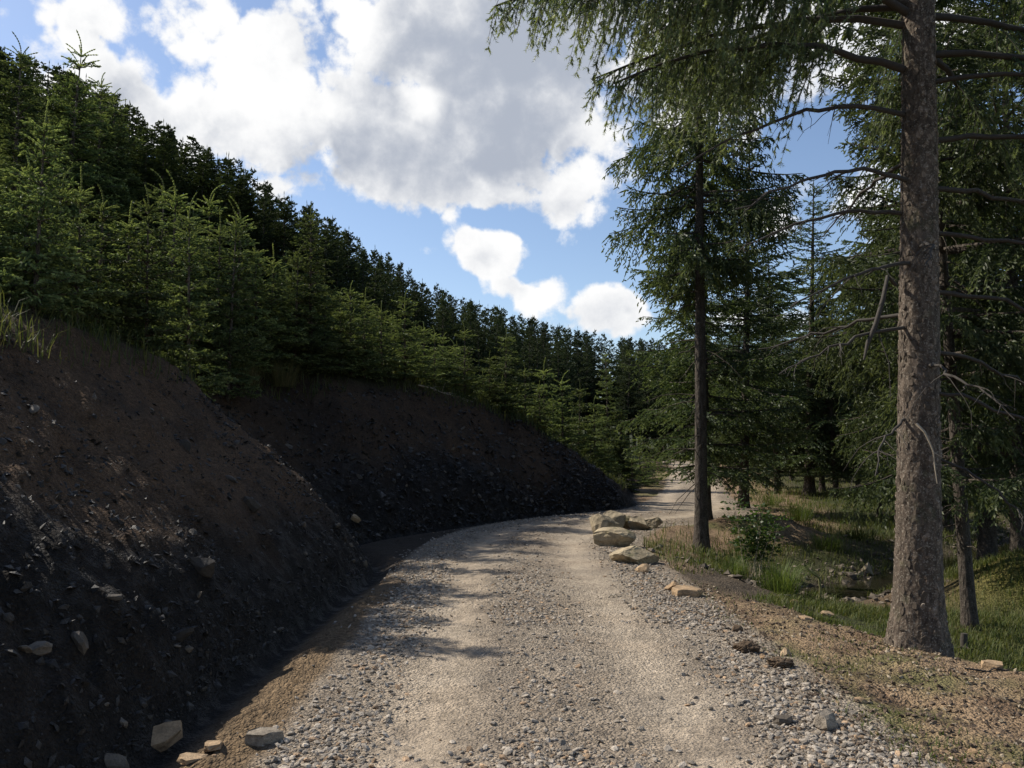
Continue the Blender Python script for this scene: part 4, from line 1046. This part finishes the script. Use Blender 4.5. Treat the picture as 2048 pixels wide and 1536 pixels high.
# living limbs, hung with sprays
c = Crown(rb)
LIVE = [  # h, deg, L, rise, droop, upturn, lateral hang
    (5.45, 186, 3.0, 16, .48, .02, 1.2), (6.1, 196, 4.1, 10, .50, .18, 1.3), (6.5, 184, 4.0, 10, .52, .16, 1.3), (6.7, 206, 4.2, 10, .52, .16, 1.3), (7.0, 194, 4.0, 10, .56, .18, 1.3),
    (5.9, 176, 3.0, 12, .5, .12, 1.2), (6.3, 215, 3.2, 10, .5, .15, 1.2), (7.2, 180, 3.6, 10, .55, .14, 1.2), (7.4, 200, 3.9, 10, .56, .16, 1.2), (6.0, 205, 3.5, 14, .5, .10, 1.2),
    (6.0, 10, 3.0, 8, .45, .1, 1.1), (6.5, 345, 3.0, 8, .5, .1, 1.1), (6.9, 20, 3.0, 8, .5, .1, 1.1), (6.3, 300, 2.4, 8, .5, .1, 1.1), (5.6, 355, 2.6, 6, .5, .1, 1.1), (5.7, 40, 2.8, 6, .5, .1, 1.1), (6.6, 70, 3.0, 10, .5, .1, 1.1), (6.1, 160, 2.5, 8, .42, .1, 1.1), (6.9, 150, 2.8, 8, .42, .1, 1.1)]  # last two limbs are added to shade the upper trunk
HIGH = [(7.0, 110, 2.4, 10, .4, .1, 1.1), (7.8, 330, 3.0, 10, .45, .1, 1.1), (7.9, 240, 3.0, 12, .45, .1, 1.1), (8.1, 190, 3.4, 14, .45, .1, 1.2), (8.4, 60, 3.2, 14, .45, .1, 1.2),
    (8.8, 45, 3.0, 10, .4, .1, 1.), (9.0, 130, 2.6, 10, .4, .1, 1.), (8.9, 225, 3.0, 12, .4, .1, 1.), (9.2, 300, 2.8, 10, .4, .1, 1.), (9.5, 0, 2.8, 10, .4, .1, 1.), (9.6, 185, 3.2, 12, .4, .1, 1.)]
chigh = Crown(rb)
for (h, deg, L, e0, dr, up_, hg) in LIVE + HIGH:
    r_ = float(big_r(h)) * .8
    pts = limb_curve(rb, math.radians(deg), h, L, math.radians(e0), dr, up_, 0, 0, r_, 14, .05); pts[2:] += rb.normal(0, .012, (12, 3))
    cum = np.linspace(0, 1, 14); A = Acc(); A.add(*tube(pts, (.018 + .006 * L) * (1 - .85 * cum) + .003, 7)); link('branch', A.mesh('branch', TWIG, True), big)
    if (h, deg, L, e0, dr, up_, hg) in LIVE: c.branch(pts, .08, .85, .18, hg, .55, .09, .115, .023, .24, .01, .8, woodlat=True, wood=False)
    else: chigh.branch(pts, .2, .7, .18, hg, .55, .2, .22, .045, .3, .01, .6, wood=False)
hh = 10.0
while hh < BH - .4:
    t = (BH - hh) / 9
    for a in np.arange(5) * 1.2566 + rb.uniform(0, 6):
        L = 2.9 * min(1, t * 1.1) * rb.uniform(.7, 1.1) + .1
        pts = limb_curve(rb, a, hh, L, math.radians(8 + 30 * (1 - t)), .35 * t, .1, 0, 0, .1, 8, .05)
        chigh.branch(pts, .3, .5, .15, .8, .5, .24, .2, .045, .25, .02, .5)
    hh += .75
me, nt = c.meshes('crown', 'mix:10', NEEDLE); TRIS['big'] = nt
link('crown', me, big); link('twigs', c.wood.mesh('twigs', TWIG), big, kind='stuff')
me, nt2 = chigh.meshes('upper_crown', 'blade:2', NEEDLE); link('upper_crown', me, big)
print('big', nt, round(time.time() - T0, 1))

# ------------------------------------------------------------------ grass, rushes, sapling, dead wood
def blades(rng, x, y, z, h, w, c1, c2, lean=.5, ang=None):
    n = len(x); a = rng.uniform(0, 6.28, n) if ang is None else ang; d = np.stack([np.cos(a), np.sin(a), np.zeros(n)], 1); s = np.stack([-np.sin(a), np.cos(a), np.zeros(n)], 1)
    ln = rng.uniform(.1, 1, n)[:, None] * lean
    b = np.stack([x, y, z - .02], 1); up = np.array([0, 0, 1.0])
    m = b + up * (h * .6)[:, None] + d * (h[:, None] * ln * .35); t = b + up * (h * (1 - .25 * ln[:, 0]))[:, None] + d * (h[:, None] * ln * 1.0)
    V = np.stack([b - s * w[:, None], b + s * w[:, None], m + s * (w * .75)[:, None], m - s * (w * .75)[:, None], t], 1).reshape(-1, 3)
    k_ = np.arange(n)[:, None] * 5; Fc = np.concatenate([k_ + np.array([0, 1, 2]), k_ + np.array([0, 2, 3]), k_ + np.array([3, 2, 4])], 0)
    v = rng.random(n)[:, None]; C = np.repeat((np.array(c1) * (1 - v) + np.array(c2) * v) * rng.uniform(.8, 1.2, n)[:, None], 5, 0)
    return V, Fc, C
rg = np.random.default_rng(5)
A = Acc()
n = 190000; y = 1 / rg.uniform(1 / 48, 1 / 5.5, n); x = rg.uniform(1.5, 1.0 + y * .72, n); z, m = ground(x, y)
cl = fbm(x * .8, y * .8, 3, 401); c2 = fbm(x * 2.6, y * 2.6, 2, 405)
soil = np.exp(-(((x - 6.2) / 1.4) ** 2 + ((y - 19.6) / 1.0) ** 2)) * 1.6 + np.exp(-(((x - 5.7) / .9) ** 2 + ((y - 12.9) / .9) ** 2)) * 2.4
p = np.clip(.75 + 2.0 * cl + 1.1 * c2 - soil, 0, 1) * (m['wter'] < .35) * (m['rd'] > 2.1) * (m['sd'] > .55) * (z > -.82)
p = np.where((m['rd'] < 3.0) & (y < 30), p * .4, p) * np.where((m['rd'] < 3.6) & (y > 15.5) & (y < 24), .25, 1) * (m['d'] < -.6)
ok = rg.random(n) < p; x, y, z, cl = x[ok], y[ok], z[ok], cl[ok]
h = (.05 + .14 * rg.random(len(x)) + .40 * np.clip(cl, 0, .4)) * np.where(y > 13, 1.15, .8); w = .0024 + .00026 * y
V, Fc, C = blades(rg, x, y, z, h, w, (.048, .074, .017), (.125, .128, .042), 1.0); A.add(V, Fc, C); print('grass', len(x))
n = 16000; y = 1 / rg.uniform(1 / 12, 1 / 3.4, n); x = rg.uniform(1.9, 5.2, n); z, m = ground(x, y)
p = np.clip(4.5 * fbm(x * 1.3, y * 1.3, 3, 421) - .05, 0, .9) * (m['wter'] > .3) * (m['t'] > 1.9); ok = rg.random(n) < p; x, y, z = x[ok], y[ok], z[ok]
V, Fc, C = blades(rg, x, y, z, .02 + .06 * rg.random(len(x)), np.full(len(x), .004), (.06, .09, .02), (.12, .13, .04), 1.2); A.add(V, Fc, C)
link('grass', A.mesh('grass', GRASS), kind='stuff', label='short green grass over the hollow and meadow beside the road', category='grass')
A = Acc()
n = 16000; ti = rg.uniform(np.searchsorted(TOE[:120, 1], 6), np.searchsorted(TOE[:200, 1], 37), n); tx, ty = lerp_at(TOE[:, 0], ti), lerp_at(TOE[:, 1], ti); ok = (ty > 6) & (ty < 36); ti, tx, ty = ti[ok], tx[ok], ty[ok]
g = nrm(np.gradient(TOE, axis=0)); gxn, gyn = lerp_at(g[:, 0], ti), lerp_at(g[:, 1], ti); hb = np.interp(ty, HB_Y, HB_H)
d = hb * .95 + rg.uniform(-.25, 2.2, len(ti)); x, y = tx - gyn * d, ty + gxn * d; z, m = ground(x, y)
p = np.clip(.6 + 2.2 * fbm(x * .7, y * .7, 3, 431), 0, 1); ok = rg.random(len(x)) < p; x, y, z = x[ok], y[ok], z[ok]
V, Fc, C = blades(rg, x, y, z, .12 + .3 * rg.random(len(x)), .004 + .0003 * y, (.05, .075, .02), (.14, .14, .055), 1.1); A.add(V, Fc, C); print('brink grass', len(x))
link('brink_grass', A.mesh('brink_grass', GRASS), kind='stuff', label='rough grass along the brink of the cutting under the young spruces', category='grass')
def brink_point(px):
    """first spot along a ray that lies on top of the cutting"""
    Y = np.linspace(7, 40, 400); x = (px - 1024) / F * Y; z, m = ground(x, Y)
    i = np.nonzero(m['d'] > m['hb'] * .95 + .12)[0][0]; return np.array([x[i], Y[i], z[i]])
def tussock(p, n, h, spread, label, c1, c2, group=None, lean=.9):
    r = rg; a = r.uniform(0, 6.28, n); q = spread * .35 * np.sqrt(r.random(n))
    V, Fc, C = blades(r, np.cos(a) * q, np.sin(a) * q, np.zeros(n), h * r.uniform(.5, 1.1, n), np.full(n, .0045), c1, c2, lean * (.35 + 1.5 * q / (spread * .35))[:, None], a + r.normal(0, .5, n))
    o = link('rush_tussock', mesh_np('rush_tussock', V, Fc, C, False, GRASS), None, p, label=label, category='tussock')
    if group: o['group'] = group
for (px, py, n, h, s_, l) in ((1560, 1188, 420, .55, .7, 'large green rush tussock on the near bank of the stream'), (1462, 1150, 260, .4, .7, 'soft dark rush clump in the hollow below the low boulder'),
                              (1655, 1100, 300, .5, .9, 'rush clump in the meadow just past the stream'), (1600, 1040, 260, .55, .9, 'tall rushes in the meadow behind the brown mound'),
                              (1725, 1080, 260, .5, .9, 'rush clump at the meadow edge beside the big trunk'), (1540, 1010, 220, .55, .9, 'rushes in the meadow near the stout spruce')):
    tussock(hit(px, py), n, h, s_, l, (.05, .08, .018), (.10, .125, .035))
for (px, py, h, l) in ((560, 775, .75, 'straw-tipped grass tussock at the brink beside the broad young spruce'), (485, 800, .6, 'leafy grass tussock overhanging the notch between the two cut faces')):
    p = brink_point(px); tussock(p, 420, h, .9, l, (.07, .085, .03), (.24, .20, .10))
# broadleaf sapling by the stream
p = hit(1512, 1158); sap = empty('sapling', p, 0, label='thin-stemmed broadleaf sapling growing from the hollow near the rushes', category='sapling')
A = Acc(); LV = []; LD = []
for _ in range(16):
    a = rg.uniform(0, 6.28); l = rg.uniform(.7, 1.5); o_ = rg.normal(0, .12, 2); u = np.linspace(0, 1, 7)[:, None]; ln = rg.uniform(.1, .5)
    pts = np.array([o_[0], o_[1], -.05]) + np.array([math.cos(a) * ln, math.sin(a) * ln, 1]) * l * u + rg.normal(0, .02, (7, 3)) * u
    A.add(*tube(pts, np.linspace(.009, .002, 7), 4))
    for k_ in range(3, 7):
        for _2 in range(24):
            d = nrm(np.array([rg.normal(), rg.normal(), .25])); LV.append(pts[k_] + d * rg.uniform(.02, .22)); LD.append(d)
link('stem', A.mesh('stem', PALE, True), sap)
LV = np.array(LV); LD = np.array(LD); n = len(LV); sdv = nrm(np.cross(LD, rg.normal(size=(n, 3)))); l = rg.uniform(.05, .095, n)[:, None]
V = np.stack([LV, LV + LD * l * .5 + sdv * l * .3, LV + LD * l, LV + LD * l * .5 - sdv * l * .3], 1).reshape(-1, 3); b = np.arange(n)[:, None] * 4
link('leaves', mesh_np('leaves', V, np.concatenate([b + np.array([0, 1, 2]), b + np.array([0, 2, 3])]), np.repeat(np.array([.075, .125, .035]) * rg.uniform(.7, 1.3, n)[:, None], 4, 0), False, LEAF), sap)
# bleached branch lying on the brink
p = brink_point(835); A = Acc(); e_ = brink_point(945)
u = np.linspace(0, 1, 10)[:, None]; q0 = p * (1 - u) + e_ * u + np.array([0, 0, .06]) + rg.normal(0, .03, (10, 3))
A.add(*tube(q0, np.linspace(.022, .006, 10), 5))
for k_ in range(2, 10):
    for _ in range(2):
        d = nrm(rg.normal(size=3) * np.array([1, .6, .5])); A.add(*tube([q0[k_], q0[k_] + d * .2, q0[k_] + d * .38 + np.array([0, 0, -.05])], [.007, .005, .002], 4))
link('fallen_branch', A.mesh('fallen_branch', PALE, True), label='bleached fallen branch lying on the brink of the dark cutting', category='branch')
# mossy stick standing at the water, small stump by the big trunk
p = hit(1640, 1205); A = Acc(); A.add(*tube([p + np.array([0, 0, -.1]), p + np.array([.01, 0, .2]), p + np.array([.0, 0, .34]), p + np.array([-.12, 0, .42]), p + np.array([-.2, 0, .5])], [.02, .018, .02, .022, .012], 6)); A.add(*tube([p + np.array([0, 0, .34]), p + np.array([.07, 0, .43])], [.012, .006], 5))
link('mossy_stick', A.mesh('mossy_stick', m_plain('mossy_wood', (.17, .16, .06, 1), .9)), label='crooked mossy stick standing at the edge of the stream', category='stick')
p = hit(1928, 1300); A = Acc(); k_ = tube([p + np.array([0, 0, -.1]), p + np.array([0, 0, .1]), p + np.array([.01, 0, .17])], [.045, .036, .034], 9); A.add(*k_)
A.add(*tube([p + np.array([.01, 0, .168]), p + np.array([.01, 0, .172])], [.034, .001], 9))
for _ in range(5): A.add(*tube([p + np.array([0, 0, .04]), p + np.array([rg.normal(0, .1), rg.normal(0, .08), .02])], [.02, .006], 5))
link('stump', A.mesh('stump', TWIG, True), label='small dark sapling stump at the foot of the big spruce', category='stump')
# fallen twigs and wood chips on the spoil
for (px, py, l, an, lab) in ((1560, 1195, .3, .3, 'thin pale stick lying at the soil edge above the rushes'), (1680, 1250, .5, -.15, 'long thin twig on the soil before the big trunk'), (1980, 1345, .4, .1, 'grey twig lying on soil beside the flat tan stone'), (1640, 1385, .2, .9, 'short dark root poking from the gravel edge'), (1230, 1385 - 190, .15, .4, 'short bleached twig on the gravel shoulder')):
    p = hit(px, py); d = np.array([math.cos(an), math.sin(an), 0]); u = np.linspace(-.5, .5, 6)[:, None]
    q0 = p + d * l * u + np.array([0, 0, .02]) + rg.normal(0, .012, (6, 3))
    link('stick', mesh_np('stick', *tube(q0, np.linspace(.009, .003, 6), 5), None, True, PALE if 'pale' in lab or 'bleached' in lab else TWIG), label=lab, category='stick')
nt = sum(len(m.polygons) * (1 if len(m.polygons) and m.polygons[0].loop_total == 3 else 2) for m in bpy.data.meshes)
print('TRIS', nt, 'objects', len(bpy.data.objects), TRIS, 'time', round(time.time() - T0, 1))
